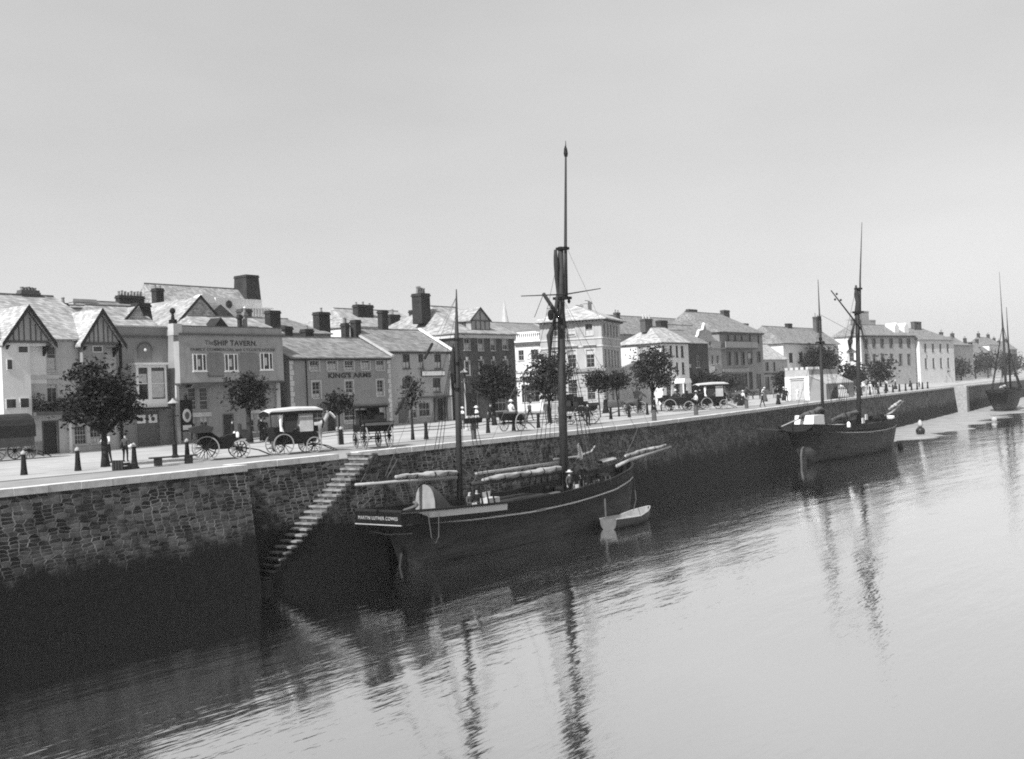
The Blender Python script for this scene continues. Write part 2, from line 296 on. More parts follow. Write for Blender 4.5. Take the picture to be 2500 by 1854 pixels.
for a, b in zip(EDGE, EDGE[1:]):
    if b[0]-a[0] < .2: continue
    n = max(1, int((b[0]-a[0])/1.35)); L = Vector((b[0]-a[0], b[1]-a[1])).normalized()
    for i in range(n):
        xa, xb = lerp(a[0], b[0], i/n)+.008, lerp(a[0], b[0], (i+1)/n)-.008; ya, yb = lerp(a[1], b[1], i/n), lerp(a[1], b[1], (i+1)/n)
        if xa > 320: continue
        if 39.2 < (xa+xb)/2 < 40.3: continue
        j = random.uniform(-.012, .012)
        mb.prism([(xa, ya-.05+j), (xb, yb-.05+j), (xb, yb+.56), (xa, ya+.56)], -.27, .018+j*.5, 'z')
mb.build('coping', 'coping', qw)
# stairs: from (40.1, 0) down to (32.3, -5.3), between the wall face and an outer cheek at Y = 39.15
NS = 23; mb = MB(); mc = MB(); mr_ = MB()
for i in range(NS):
    xa = 40.15-i*.342; z = -.02-i*.232; xb = xa-.342
    yi = 40.62-.75*(-z/6.2); yo = 39.15-.28*(-z/6.2)
    mb.box(xb-.03, yo-.03+random.uniform(-.03,.03), z-.085, xa, yi+.45, z+random.uniform(-.015,.015))
    mr_.box(xb+.015, yo+.0, z-.34, xa+.05, yi+.4, z-.086)
mr_.build('stair_risers', 'quay_stone', qw)  # risers darker than the treads: their shade is put into the stone colour
mb.build('stair', 'stair_stone', qw)
outer = [(40.15+.25, -.3)]+[(40.15-i*.342, -.24-i*.232) for i in range(NS+1)]
mc.add([(x, 39.19-.28*(-z/6.2), z) for x, z in outer]+[(x, 38.85, -6.5) for x, z in outer], [(i, i+1, len(outer)+i+1, len(outer)+i) for i in range(len(outer)-1)])
mc.quad((40.4,39.18,-.3),(40.4,40.7,-.3),(40.4,40.7,-6.5),(40.4,38.85,-6.5)); mc.quad((40.4,39.18,-.3),(40.15,39.18,-.3),(40.15,40.7,-.3),(40.4,40.7,-.3))
mc.box(31.9, 38.7, -6.5, 32.6, 40.2, -5.25)
mc.build('stair_cheek', 'quay_stone', qw)
# ---------------------------------------------------------------- buildings
class Bld:
    # local frame: x along the street front, y inland, z up; sides: 'f' front (faces -y), 'l' left end (faces -x), 'r' right end
    def __init__(s, name, label, cat, x, y, ang, w, d, h, wallmat, trim='stone_trim', base=-.6):
        s.o = thing(name, label, cat, (x, y, 0), ang); s.w, s.d, s.h, s.wm, s.trim, s.base = w, d, h, wallmat, trim, base
        s.open = {'f': [], 'l': [], 'r': []}
    def T(s, side):
        if side == 'f': return Matrix()
        if side == 'l': return Matrix(((0,1,0,0),(1,0,0,0),(0,0,1,0),(0,0,0,1)))
        return Matrix(((0,-1,0,s.w),(1,0,0,0),(0,0,1,0),(0,0,0,1)))
    def mb(s, side='f'): return MB(s.T(side))
    def walls(s, gable=None, name='wall', extra=None):
        mb = MB(); h = s.h
        for side, L in (('f', s.w), ('l', s.d), ('r', s.d)):
            mb.M = s.T(side); ops = s.open[side]
            us = sorted(set([0, L]+[u for o in ops for u in (o[0], o[2])])); zs = sorted(set([s.base, h]+[z for o in ops for z in (o[1], o[3])]))
            for i in range(len(us)-1):
                for k in range(len(zs)-1):
                    cu, cz = (us[i]+us[i+1])/2, (zs[k]+zs[k+1])/2
                    if any(o[0] < cu < o[2] and o[1] < cz < o[3] for o in ops): continue
                    mb.quad((us[i],0,zs[k]),(us[i+1],0,zs[k]),(us[i+1],0,zs[k+1]),(us[i],0,zs[k+1]))
            for (a, z0, b, z1) in ops:
                D = .16
                mb.quad((a,0,z0),(a,D,z0),(a,D,z1),(a,0,z1)); mb.quad((b,0,z0),(b,0,z1),(b,D,z1),(b,D,z0))
                mb.quad((a,0,z1),(a,D,z1),(b,D,z1),(b,0,z1)); mb.quad((a,0,z0),(b,0,z0),(b,D,z0),(a,D,z0))
        mb.M = Matrix(); w, d = s.w, s.d
        mb.quad((0,d,s.base),(w,d,s.base),(w,d,h),(0,d,h)); mb.quad((0.01,0.01,h-.02),(w-.01,0.01,h-.02),(w-.01,d-.01,h-.02),(0.01,d-.01,h-.02))
        if gable:                       # ('x', ridge z): ridge along x, triangular end walls
            ax, zr = gable
            for u in ((0.0, w) if ax == 'x' else (0.0, d)):
                if ax == 'x': mb.add([(u,0,h),(u,d,h),(u,d/2,zr)], [(0,1,2)])
                else: mb.add([(0,u,h),(w,u,h),(w/2,u,zr)], [(0,1,2)])
        s.wall = mb.build(name, s.wm, s.o); return s.wall
    def win(s, b, side='f', bars=(2, 2), sill=True, frame='sash', curtain=0, arch=0, surround=0, open_=0, frw=.045, pane='glass'):
        a, z0, c, z1 = b; s.open[side].append((a, z0, c, z1)); mb = s.mb(side); f = frw
        mb.box(a,.05,z0,a+f,.12,z1); mb.box(c-f,.05,z0,c,.12,z1); mb.box(a+f,.05,z0,c-f,.12,z0+f); mb.box(a+f,.05,z1-f,c-f,.12,z1)
        nu, nz = bars
        for i in range(1, nu): u = lerp(a+f, c-f, i/nu); mb.box(u-.011,.07,z0+f,u+.011,.11,z1-f)
        for i in range(1, nz):
            z = lerp(z0+f, z1-f, i/nz); t = .024 if i == nz//2 else .01; mb.box(a+f,.065,z-t,c-f,.115,z+t)
        if sill: mb.box(a-.08,-.09,z0-.09,c+.08,.05,z0-.004)
        if surround:
            q = surround; mb.box(a-q,-.035,z0,a-.003,.03,z1+q); mb.box(c+.003,-.035,z0,c+q,.03,z1+q); mb.box(a-.003,-.035,z1+.003,c+.003,.03,z1+q)
        fr = mb.build('window', frame, s.o)
        mp = s.mb(side); mp.box(a,.125,z0,c,.15,z1); mp.build('pane', pane, fr)
        if curtain:
            mq = s.mb(side); h_ = (z1-z0)
            if curtain < 0: mq.box(a+f*1.3,.116,z0+f,c-f*1.3,.122,z0+f-h_*curtain*.9)
            else: mq.box(a+f*1.3,.116,z1-f-h_*curtain*.9,c-f*1.3,.122,z1-f)
            mq.build('blind', 'curtain', fr)
        return fr
    def door(s, b, side='f', mat='door_dark', leaf=1, panels=True, frame='timber_mid', fanlight=0):
        a, z0, c, z1 = b; s.open[side].append((a, z0, c, z1)); mb = s.mb(side)
        mb.box(a,.11,z0,c,.15,z1)
        if panels:
            for k in range(leaf):
                u0, u1 = lerp(a, c, k/leaf)+.06, lerp(a, c, (k+1)/leaf)-.06
                for q0, q1 in ((.08,.42),(.48,.94)): mb.box(u0+.06,.095,lerp(z0,z1,q0),u1-.06,.11,lerp(z0,z1,q1))
        d = mb.build('door', mat, s.o); m2 = s.mb(side); m2.box(a-.1,-.02,z0,a-.003,.1,z1+.1); m2.box(c+.003,-.02,z0,c+.1,.1,z1+.1); m2.box(a-.003,-.02,z1+.003,c+.003,.1,z1+.1); m2.build('door_frame', frame, d)
        return d
    def band(s, z0, z1, out, name, mat, u0=None, u1=None, side='f', v=.05):
        mb = s.mb(side); L = s.w if side == 'f' else s.d
        mb.box(0 if u0 is None else u0, -out, z0, L if u1 is None else u1, v, z1); return mb.build(name, mat, s.o)
    def part(s, name, mat, fn, side='f', parent=None):
        mb = s.mb(side); fn(mb); return mb.build(name, mat, parent or s.o)
    def roof(s, mat, kind, ze, zr, oh=.25, il=0, ir=0, u0=None, u1=None, v0=None, v1=None, vr=None, name='roof', t=.1):
        u0 = -oh if u0 is None else u0; u1 = s.w+oh if u1 is None else u1; v0 = -oh if v0 is None else v0; v1 = s.d+oh if v1 is None else v1
        mb = MB()
        if kind == 'x':
            vm = (v0+v1)/2 if vr is None else vr; A, B = (u0+il, vm, zr), (u1-ir, vm, zr)
            c = [(u0,v0,ze),(u1,v0,ze),(u1,v1,ze),(u0,v1,ze),A,B]; b_ = [(p[0],p[1],ze-t) for p in c[:4]]
            mb.add(c+b_, [(0,1,5,4),(2,3,4,5),(1,2,5),(3,0,4),(9,8,7,6),(0,6,7,1),(1,7,8,2),(2,8,9,3),(3,9,6,0)])
        else:
            um = (u0+u1)/2; A, B = (um, v0+il, zr), (um, v1-ir, zr); c = [(u0,v0,ze),(u1,v0,ze),(u1,v1,ze),(u0,v1,ze),A,B]; b_ = [(p[0],p[1],ze-t) for p in c[:4]]
            mb.add(c+b_, [(1,2,5,4),(3,0,4,5),(0,1,4),(2,3,5),(9,8,7,6),(0,6,7,1),(1,7,8,2),(2,8,9,3),(3,9,6,0)])
        s.rf = mb.build(name, mat, s.o)
        if kind == 'x':
            mr = MB(); mr.tube([A, B], .09, 6); mr.build('ridge_tiles', 'slate_dark', s.rf)
        return s.rf
    def chimney(s, u, v, z0, z1, w=.9, d=.6, pots=2, mat='brick_stack', pot='pot_clay', parent=None, poth=.45, taper=0):
        mb = MB(); hw, hd = w/2, d/2; k = 1+taper
        mb.loft([[(u-hw*k,v-hd*k,z0),(u+hw*k,v-hd*k,z0),(u+hw*k,v+hd*k,z0),(u-hw*k,v+hd*k,z0)], [(u-hw,v-hd,z1-.3),(u+hw,v-hd,z1-.3),(u+hw,v+hd,z1-.3),(u-hw,v+hd,z1-.3)]], True)
        mb.box(u-hw-.07,v-hd-.07,z1-.3,u+hw+.07,v+hd+.07,z1-.16); mb.box(u-hw-.02,v-hd-.02,z1-.16,u+hw+.02,v+hd+.02,z1)
        c = mb.build('chimney', mat, parent or s.o)
        for i in range(pots):
            x = u+(0 if pots == 1 else lerp(-hw+.17, hw-.17, i/(pots-1))) ; ph = poth*random.uniform(.75, 1.3)
            mp = MB(); mp.lathe([(.13,0),(.10,ph*.75),(.135,ph*.8),(.12,ph)], (x, v, z1), 8); mp.build('chimney_pot', pot, c)
        return c
def text(s, txt, u, z, size, mat, parent, width=None, side='f', out=.02, name='lettering', bold=.0, T=None):
    cu = bpy.data.curves.new('t', 'FONT'); cu.body = txt; cu.size = size; cu.align_x = 'CENTER'; cu.extrude = .008; cu.offset = bold; cu.space_character = 1.08
    to = bpy.data.objects.new('t', cu); COL.objects.link(to); dg = bpy.context.evaluated_depsgraph_get()
    me = bpy.data.meshes.new_from_object(to.evaluated_get(dg)); bpy.data.objects.remove(to); bpy.data.curves.remove(cu)
    sx = 1
    if width:
        xs = [v.co.x for v in me.vertices]; sx = width/(max(xs)-min(xs))
    M = Matrix(((sx,0,0,u),(0,0,-1,-out),(0,1,0,z),(0,0,0,1))); M = (T or Matrix()) @ M; me.transform(M)
    me.materials.clear(); me.materials.append(MATS[mat]); me.name = name
    o = bpy.data.objects.new(name, me); COL.objects.link(o); o.parent = parent; return o

# --- half-timbered house, far left
A = Bld('gabled_house', 'pale half-timbered house with two jettied gables and a plant-filled balcony', 'house', 33.4, 68.3, 0, 10.9, 9.5, 7.6, 'render_light'); U = 2.6
for b, k in (((3.14,5.61,3.79,7.23), dict(bars=(1,3), curtain=-.55)), ((3.05,3.47,3.77,4.7), dict(bars=(2,1), curtain=.2))): A.win((b[0]+U,b[1],b[2]+U,b[3]), **k)
A.door((2.69+U,.03,3.67+U,2.16)); A.win((4.9+U,.55,5.78+U,1.8), bars=(4,4)); A.win((6.06+U,.54,6.9+U,1.75), bars=(3,3), curtain=-.3)
A.walls()
A.roof('slate_light', 'x', 7.72, 11.15, .3, il=1.5, ir=2.0, vr=4.9)
A.chimney(7.4, 5.0, 10.7, 11.5, 1.3, .6, 5, 'brick_mid', poth=.22); A.chimney(10.3, 5.5, 9.4, 10.75, .5, .5, 1)
def bay(uc, w, z0, z1, zg, wall, b0, b1):
    hw = w/2; p = A.part('bay', wall, lambda mb: (mb.box(b0,-.55,z0,b1,-.002,z1), mb.box(uc-hw+.2,-.5,z1-.28,uc+hw-.2,-.002,z1-.03)))
    A.part('gable', 'gable_board', lambda mb: mb.prism([(uc-hw,z1-.02),(uc+hw,z1-.02),(uc,zg-.22)], -.6, -.02), parent=p)
    def studs(mb):
        for k in (-.62,-.38,-.15,.15,.38,.62): mb.box(uc+hw*k-.035,-.64,z1+.05,uc+hw*k+.035,-.6,z1+(zg-z1)*(1-abs(k))*.82)
        mb.box(uc-hw+.1,-.66,z1-.1,uc+hw-.1,-.6,z1+.05)
    A.part('gable_timber', 'timber_mid', studs, parent=p)
    A.part('gable_roof', 'slate_pale', lambda mb: (mb.add([(uc-hw-.35,-.95,z1-.3),(uc,-.95,zg),(uc,4.0,zg),(uc-hw-.35,2.6,z1-.3),(uc-hw-.35,-.95,z1-.18),(uc,-.95,zg+.12),(uc,4.0,zg+.12),(uc-hw-.35,2.6,z1-.18)], [(0,1,2,3),(7,6,5,4),(0,4,5,1),(3,2,6,7),(0,3,7,4)]),
        mb.add([(uc+hw+.35,-.95,z1-.3),(uc,-.95,zg),(uc,4.0,zg),(uc+hw+.35,2.6,z1-.3),(uc+hw+.35,-.95,z1-.18),(uc,-.95,zg+.12),(uc,4.0,zg+.12),(uc+hw+.35,2.6,z1-.18)], [(0,1,2,3),(7,6,5,4),(0,4,5,1),(3,2,6,7),(0,3,7,4)])), parent=p)
    def barge(mb):
        for sg in (-1, 1):
            mb.add([(uc+sg*(hw+.36),-1.0,z1-.45),(uc,-1.0,zg-.2),(uc,-1.0,zg+.14),(uc+sg*(hw+.36),-1.0,z1-.12),(uc+sg*(hw+.36),-.93,z1-.45),(uc,-.93,zg-.2),(uc,-.93,zg+.14),(uc+sg*(hw+.36),-.93,z1-.12)], [(0,1,2,3),(7,6,5,4),(0,4,5,1),(2,6,7,3),(0,3,7,4)])
            mb.prism([(-.9,z1-.25),(-.02,z1-.25),(-.02,z1-.95)], uc+sg*(hw-.12)-.06, uc+sg*(hw-.12)+.06, 'x')
    A.part('barge_board', 'timber_dark', barge, parent=p)
    return p
def bwin(p, b, bars=(2,2)):
    a,z0,c,z1 = b; mb = MB(); mb.box(a-.05,-.59,z0-.05,c+.05,-.555,z1+.05); 
    f = mb.build('window', 'white_trim', p.parent); m2 = MB(); m2.box(a,-.605,z0,c,-.592,z1); m2.build('pane', 'glass', f); return f
p = bay(U+1.5, 3.0, 2.6, 7.5, 9.75, 'render_white', U-.25, U+1.65)
for b in ((.88,6.78,1.49,7.16),(.1,5.7,.4,6.3),(-.05,3.21,.55,3.76),(.88,3.2,1.43,3.79)): bwin(p, (b[0]+U,b[1],b[2]+U,b[3]))
p = bay(U+6.8, 2.8, 2.9, 7.45, 9.7, 'render_mid', U+5.4, U+7.1); bwin(p, (6.2+U,6.85,6.85+U,7.2))
A.band(5.05, 5.3, .08, 'string_course', 'stone_trim', U+1.8); A.part('wall_panel', 'render_white', lambda mb: mb.box(U+1.7,-.03,4.75,U+3.05,-.003,7.4)); A.band(2.62, 2.86, .95, 'balcony_slab', 'timber_mid', U+1.7, U+8.0)
def rail(mb):
    for k in range(30): mb.box(U+1.75+k*.21,-.93,2.86,U+1.78+k*.21,-.9,3.5)
    mb.box(U+1.7,-.95,3.5,U+8.0,-.88,3.56)
A.part('balcony_railing', 'iron', rail)
A.band(-.1, .9, .05, 'plinth', 'render_mid', U+1.7, U+2.55); A.band(0, 2.55, .12, 'pilaster', 'render_white', U+4.45, U+4.65)
def plants(mb):
    for k in range(1100):
        u = U+1.75+random.random()*6.2; hmax = .45+.35*math.sin(u*2.3)**2+(.4 if u < U+2.4 else 0); z = 2.95+random.random()*hmax; y = -.85+random.random()*.6; r_ = .1
        a = Vector((random.uniform(-1,1),random.uniform(-1,1),random.uniform(-1,1))).normalized(); b_ = a.orthogonal().normalized(); c = Vector((u,y,z)); mb.quad(c-a*r_, c-b_*r_*.6, c+a*r_, c+b_*r_*.6)
o = A.part('balcony_plants', 'leaf_dark', plants); o['kind'] = 'stuff'
A.part('drainpipe', 'iron', lambda mb: (mb.tube([(10.98,-.42,7.5),(10.98,-.42,5.9),(10.98,-.2,5.6),(10.98,-.2,0.0)], .11, 8), mb.box(10.8,-.6,7.3,11.2,-.2,7.6)))

# --- annexe of the tavern, with oriel window
B = Bld('tavern_annexe', 'narrow grey rendered annexe with oriel window, arched panel and posters on its gates', 'shop', 44.6, 69.2, 0, 4.9, 7, 8.75, 'render_mid')
B.door((1.75,.05,3.65,2.62), leaf=2, mat='door_grey', frame='render_mid'); B.walls()
B.band(8.0, 8.13, .14, 'string_course', 'timber_mid'); B.band(8.75, 8.85, .06, 'parapet_coping', 'render_light', 0, 4.6)
def ori(mb): mb.box(1.45,-.6,2.85,4.0,-.002,3.45); mb.box(1.45,-.6,5.75,4.0,-.002,5.95); mb.box(1.2,-.85,5.95,4.2,-.002,6.1); [mb.box(u,-.6,3.45,u+w,-.45,5.75) for u, w in ((1.45,.2),(2.42,.3),(3.85,.15))]; mb.box(1.45,-.45,3.45,1.6,-.002,5.75); mb.box(3.85,-.45,3.45,4.0,-.002,5.75)
p = B.part('oriel', 'white_trim', ori); B.part('oriel_soffit', 'timber_dark', lambda mb: mb.box(1.3,-.8,2.7,4.15,-.002,2.84), parent=p)
for a, c in ((1.65,2.42),(2.72,3.85)):
    B.part('pane', 'glass', lambda mb: mb.box(a,-.5,3.45,c,-.46,5.75), parent=p); B.part('blind', 'curtain', lambda mb: mb.box(a+.06,-.53,3.55 if a > 2 else 4.6,c-.06,-.505,5.5 if a > 2 else 5.3), parent=p)
B.part('meeting_rail', 'white_trim', lambda mb: (mb.box(1.65,-.56,4.56,2.42,-.505,4.62), mb.box(2.72,-.56,4.56,3.85,-.535,4.62)), parent=p)
arch = [(2.05,6.15)]+[(2.65-.6*math.cos(t*math.pi/12), 7.0+.6*math.sin(t*math.pi/12)) for t in range(13)]+[(3.25,6.15)]
p = B.part('arched_panel', 'panel_dark', lambda mb: mb.prism(arch, -.03, .0)); ao = [(2.65-.66*math.cos(t*math.pi/12), 7.0+.66*math.sin(t*math.pi/12)) for t in range(13)]; ai = [(2.65-.58*math.cos(t*math.pi/12), 7.0+.58*math.sin(t*math.pi/12)) for t in range(13)]
B.part('arch_moulding', 'timber_mid', lambda mb: [mb.prism([ao[i],ao[i+1],ai[i+1],ai[i]], -.09, -.031) for i in range(12)], parent=p)
B.part('ornament', 'stone_trim', lambda mb: mb.lathe([(.02,0),(.1,.03),(.12,.12),(.07,.2),(.02,.24)], (2.65,-.08,6.95), 8), parent=p)
for a in (1.82, 2.8): 
    q = B.part('poster', 'white_paint', lambda mb: mb.box(a,.07,1.72,a+.72,.094,2.32)); B.part('poster_picture', 'cloth_mid', lambda mb: mb.lathe([(.16,0),(.16,.012)], (a+.36,.055,2.0), 10, 'y'), parent=q)
B.roof('slate_light', 'x', 8.5, 10.6, 0, il=.3, ir=.3, v0=.5, v1=6.8); B.chimney(4.45, 2.9, 8.9, 10.8, 1.15, .8, 0, taper=.3)
B.part('gablet', 'slate_light', lambda mb: mb.prism([(2.2,9.0),(4.4,9.0),(3.7,10.5)], 2.0, 4.6)); B.part('gablet_board', 'timber_dark', lambda mb: mb.add([(2.1,1.9,8.95),(3.62,1.9,10.5),(3.62,1.9,10.72),(2.1,1.9,9.2),(2.1,2.0,8.95),(3.62,2.0,10.5),(3.62,2.0,10.72),(2.1,2.0,9.2)], [(0,1,2,3),(7,6,5,4),(0,4,5,1),(2,6,7,3),(0,3,7,4)]))
B.part('parapet_end', 'render_white', lambda mb: mb.box(-.12,-.05,8.15,.25,.3,8.84))

# --- the Ship Tavern
C = Bld('tavern', 'grey two-storey Ship Tavern with big painted lettering and a jettied upper floor', 'tavern', 49.2, 68.45, 0, 9.95, 8, 8.6, 'render_mid'); J = .65
for b in ((1.11,2.54,1.83,4.2),(2.14,2.5,2.91,4.2),(6.84,2.52,7.42,4.2),(7.75,2.51,8.54,4.2)): C.win(b, bars=(1,5), sill=False)
for b in ((1.09,.83,1.72,1.85),(2.1,.77,2.85,1.95),(6.68,.57,7.3,1.95),(7.6,.57,8.4,1.95)): C.win(b, bars=(2,3), curtain=.3)
C.door((4.3,.05,5.15,2.0)); C.walls()
def jet(mb): mb.box(0,-J,4.55,9.95,-.003,8.12)
jt = C.part('upper_storey', 'render_grey', jet)
jopen = []
def jwin(b):
    a,z0,c,z1 = b; w3 = (c-a)
    f = C.part('window', 'white_trim', lambda mb: (mb.box(a-.06,-J-.03,z0-.05,c+.06,-J-.002,z1+.05), [mb.box(a+w3*q-.03,-J-.06,z0,a+w3*q+.03,-J-.031,z1) for q in (.26,.74)], mb.box(a-.1,-J-.1,z0-.12,c+.1,-J-.002,z0-.055)))
    for q0, q1 in ((.03,.22),(.30,.70),(.78,.97)): C.part('pane', 'glass', lambda mb: mb.box(a+w3*q0,-J-.045,z0+.02,a+w3*q1,-J-.032,z1-.02), parent=f)
    C.part('blind', 'curtain', lambda mb: mb.box(a+w3*.31,-J-.052,z0+.3,a+w3*.52,-J-.046,z1-.35), parent=f)
for b in ((1.22,5.46,2.33,6.66),(4.12,5.43,5.29,6.66),(7.6,5.49,8.77,6.76)): jwin(b)
for b in ((2.47,5.03,4.0,6.79),(5.5,4.99,7.4,6.79)):
    a,z0,c,z1 = b; p = C.part('painted_panel', 'panel_dark', lambda mb: mb.prism([(a,z0+.1),(a+.1,z0),(c-.1,z0),(c,z0+.1),(c,z1-.2),(c-.2,z1),(a+.2,z1),(a,z1-.2)], -J-.04, -J-.002))
    C.part('panel_edge', 'timber_mid', lambda mb: mb.box(a+.05,-J-.09,z0-.06,c-.05,-J-.003,z0-.004), parent=p)
text(C, 'SHIP TAVERN.', 5.25, 7.36, .56, 'letter', jt, width=4.15, out=J+.012, bold=.012); text(C, 'The', 2.75, 7.42, .45, 'letter_faint', jt, width=.8, out=J+.012)
text(C, 'FAMILY COMMERCIAL and CYCLISTS HOUSE', 5.05, 6.94, .30, 'letter_faint', jt, width=8.1, out=J+.012, bold=.006)
C.part('parapet', 'render_grey', lambda mb: mb.box(0,-J+.03,8.26,9.95,-J+.3,8.78)); C.part('cornice', 'timber_mid', lambda mb: mb.box(-.05,-J-.14,8.12,10.0,-J+.28,8.255)); C.part('parapet_coping', 'timber_mid', lambda mb: mb.box(-.03,-J-.02,8.785,9.98,-J+.34,8.84))
C.part('jetty_beam', 'timber_mid', lambda mb: mb.box(0,-J-.04,4.44,9.95,-.003,4.545))
p = C.part('gate_pier', 'render_light', lambda mb: mb.box(-.45,-J-.06,8.1,.3,-.05,8.95)); C.part('finial', 'iron', lambda mb: mb.lathe([(.3,0),(.3,.3),(.14,.36),(.09,.75),(.2,.85),(.22,1.0),(.14,1.15),(.02,1.2)], (-.1,-.2,8.95), 10), parent=p)
C.part('corner_pilaster', 'render_light', lambda mb: mb.box(-.02,-.16,0,.22,-.003,4.4)); C.part('corner_pilaster', 'render_light', lambda mb: mb.box(9.55,-.14,0,9.95,-.003,4.4))
C.band(1.98, 2.3, .1, 'fascia', 'render_light', .9, 3.1); C.band(2.02, 2.3, .1, 'fascia', 'render_light', 6.5, 8.6)
for a, c in ((.9,3.1),(6.6,8.75)): C.part('bay_hood', 'timber_mid', lambda mb: mb.prism([(a,4.22),(c,4.22),(c-.3,4.5),(a+.3,4.5)], -J-.08, -.01))
C.roof('slate_light', 'x', 8.5, 9.95, 0, il=1.0, ir=.8, v0=.2, v1=6.5, u0=2.8, u1=11); C.chimney(7.2, 1.2, 9.0, 9.95, .28, .28, 0); C.chimney(7.8, 1.3, 9.0, 10.2, .28, .28, 1, 'pot_clay', poth=.3)
C.part('attic_gable', 'timber_dark', lambda mb: mb.prism([(3.7,8.6),(5.6,8.6),(4.65,9.6)], .25, 1.6))
C.part('sign_board', 'black_paint', lambda mb: (mb.box(-.25,-.9,.95,.78,-.82,3.28), mb.box(-.2,-.85,.3,-.12,-.8,.95), mb.box(.65,-.85,.3,.73,-.8,.95), mb.lathe([(.17,0),(.12,.25),(.18,.3),(.02,.5)], (.25,-.86,3.28), 6)))
sb = C.o.children[-1]
C.part('shield', 'sign_pale', lambda mb: mb.prism([(.27+.36*math.cos(t*math.pi/8), 2.13+.5*math.sin(t*math.pi/8)) for t in range(16)], -.925, -.901), parent=sb); C.part('notice', 'sign_pale', lambda mb: mb.box(-.1,-.925,1.08,.64,-.901,1.42), parent=sb)
C.part('shield_emblem', 'cloth_mid', lambda mb: mb.prism([(.27+.2*math.cos(t*math.pi/6), 2.13+.28*math.sin(t*math.pi/6)) for t in range(12)], -.94, -.926), parent=sb)

# --- King's Arms
K = Bld('inn', "grey rendered King's Arms inn with low slate roof and quoined corners", 'inn', 60.4, 68.5, 0, 12.0, 7.6, 6.4, 'render_mid', base=-.5)
for i, b in enumerate(((2.21,5.36,3.25,6.2),(4.22,5.33,5.32,6.2),(6.25,5.31,7.34,6.2),(8.31,5.33,9.33,6.2),(10.17,5.31,11.17,6.2))): K.win(b, bars=(3,2), surround=.12, curtain=(-.4,-.7,-.3,-.8,-.5)[i])
for b in ((2.4,3.03,3.3,4.4),(6.25,3.05,7.15,4.4),(10.15,3.01,11.0,4.4)): K.win(b, bars=(2,4), surround=.15, curtain=-.25)
K.win((5.94,.75,7.38,1.95), bars=(2,2), surround=.08, curtain=-.2); K.win((2.3,.72,3.5,1.94), bars=(2,2)); K.door((4.05,.05,4.9,1.95)); K.door((8.6,.05,9.5,2.0), mat='door_grey'); K.win((9.8,.7,10.9,1.9), bars=(2,2), curtain=.3)
w = K.walls(('x', 8.4)); K.roof('slate_mid', 'x', 6.45, 8.45, .28, il=.0, ir=0, u0=-.2, u1=12.05); K.part('verge', 'render_light', lambda mb: mb.add([(11.95,-.3,6.5),(12.25,-.3,6.5),(12.25,3.8,8.6),(11.95,3.8,8.6),(11.95,-.3,6.66),(12.25,-.3,6.66),(12.25,3.8,8.74),(11.95,3.8,8.74)], [(0,1,2,3),(7,6,5,4),(0,4,5,1),(1,5,6,2),(3,2,6,7),(0,3,7,4)]), parent=K.rf)
def quoin(mb, right):
    for k in range(14):
        l = .42 if k % 2 else .28; z = .1+k*.445
        if right: mb.box(12-l,-.04,z,11.99,-.003,z+.41)
        else: mb.box(-.04,-.04,z,l,-.003,z+.41)
for rt in (0, 1): K.part('quoins', 'stone_trim', lambda mb: quoin(mb, rt))
text(K, "KING'S ARMS", 6.85, 4.70, .56, 'letter', w, width=5.2, bold=.02)
K.part('drainpipe', 'iron', lambda mb: mb.tube([(1.75,-.08,6.3),(1.75,-.08,0)], .05, 6)); K.band(6.22, 6.36, .2, 'gutter', 'timber_dark'); K.band(2.1, 2.24, .18, 'shop_cornice', 'timber_mid', 1.9, 11.4)
K.part('side_lean_to', 'timber_dark', lambda mb: mb.box(-1.15,.1,0,-.01,2.2,2.2))
for u, v, z1, w_, pt, m in ((5.0,5.9,9.55,.9,0,'brick_stack'),(6.8,5.2,9.3,.95,1,'brick_stack'),(12.1,4.3,10.2,.7,0,'brick_stack')): K.chimney(u,v,7.5,z1,w_,.7,pt,m)
K.chimney(11.0, 4.6, 7.8, 9.9, .5, .6, 2)
# --- corner shop next to it
S_ = Bld('corner_shop', 'plain plastered shop with pilastered doorcase and a white board, right of the King\'s Arms', 'shop', 72.75, 69.5, 0, 9.3, 8, 7.05, 'stucco', base=-.5)
for b in ((2.45,5.46,3.42,6.82),(4.64,5.44,5.34,6.82),(6.96,5.42,7.94,6.82)): S_.win(b, bars=(2,2), curtain=-.45, frame='timber_mid')
for b in ((2.25,3.14,3.39,4.53),(6.57,3.14,7.7,4.5)): S_.win(b, bars=(2,2), curtain=-.3, frame='timber_mid')
S_.door((1.63,.35,2.85,2.2), mat='door_grey'); S_.win((4.45,.85,6.0,2.16), bars=(3,2)); S_.win((3.17,.75,4.09,1.95), bars=(2,2), curtain=.4); S_.door((6.9,.35,8.0,2.45)); w = S_.walls(('x', 9.4))
S_.roof('slate_mid', 'x', 7.1, 9.45, .25, u0=-.1, u1=9.35); S_.part('verge', 'white_paint', lambda mb: mb.add([(9.2,-.3,7.15),(9.5,-.3,7.15),(9.5,3.9,9.5),(9.2,3.9,9.5),(9.2,-.3,7.33),(9.5,-.3,7.33),(9.5,3.9,9.68),(9.2,3.9,9.68)], [(0,1,2,3),(7,6,5,4),(0,4,5,1),(1,5,6,2),(3,2,6,7),(0,3,7,4)]), parent=S_.rf)
S_.band(6.88, 7.02, .18, 'gutter', 'timber_dark'); S_.band(2.6, 2.76, .3, 'fascia', 'timber_mid', 4.2, 9.0)
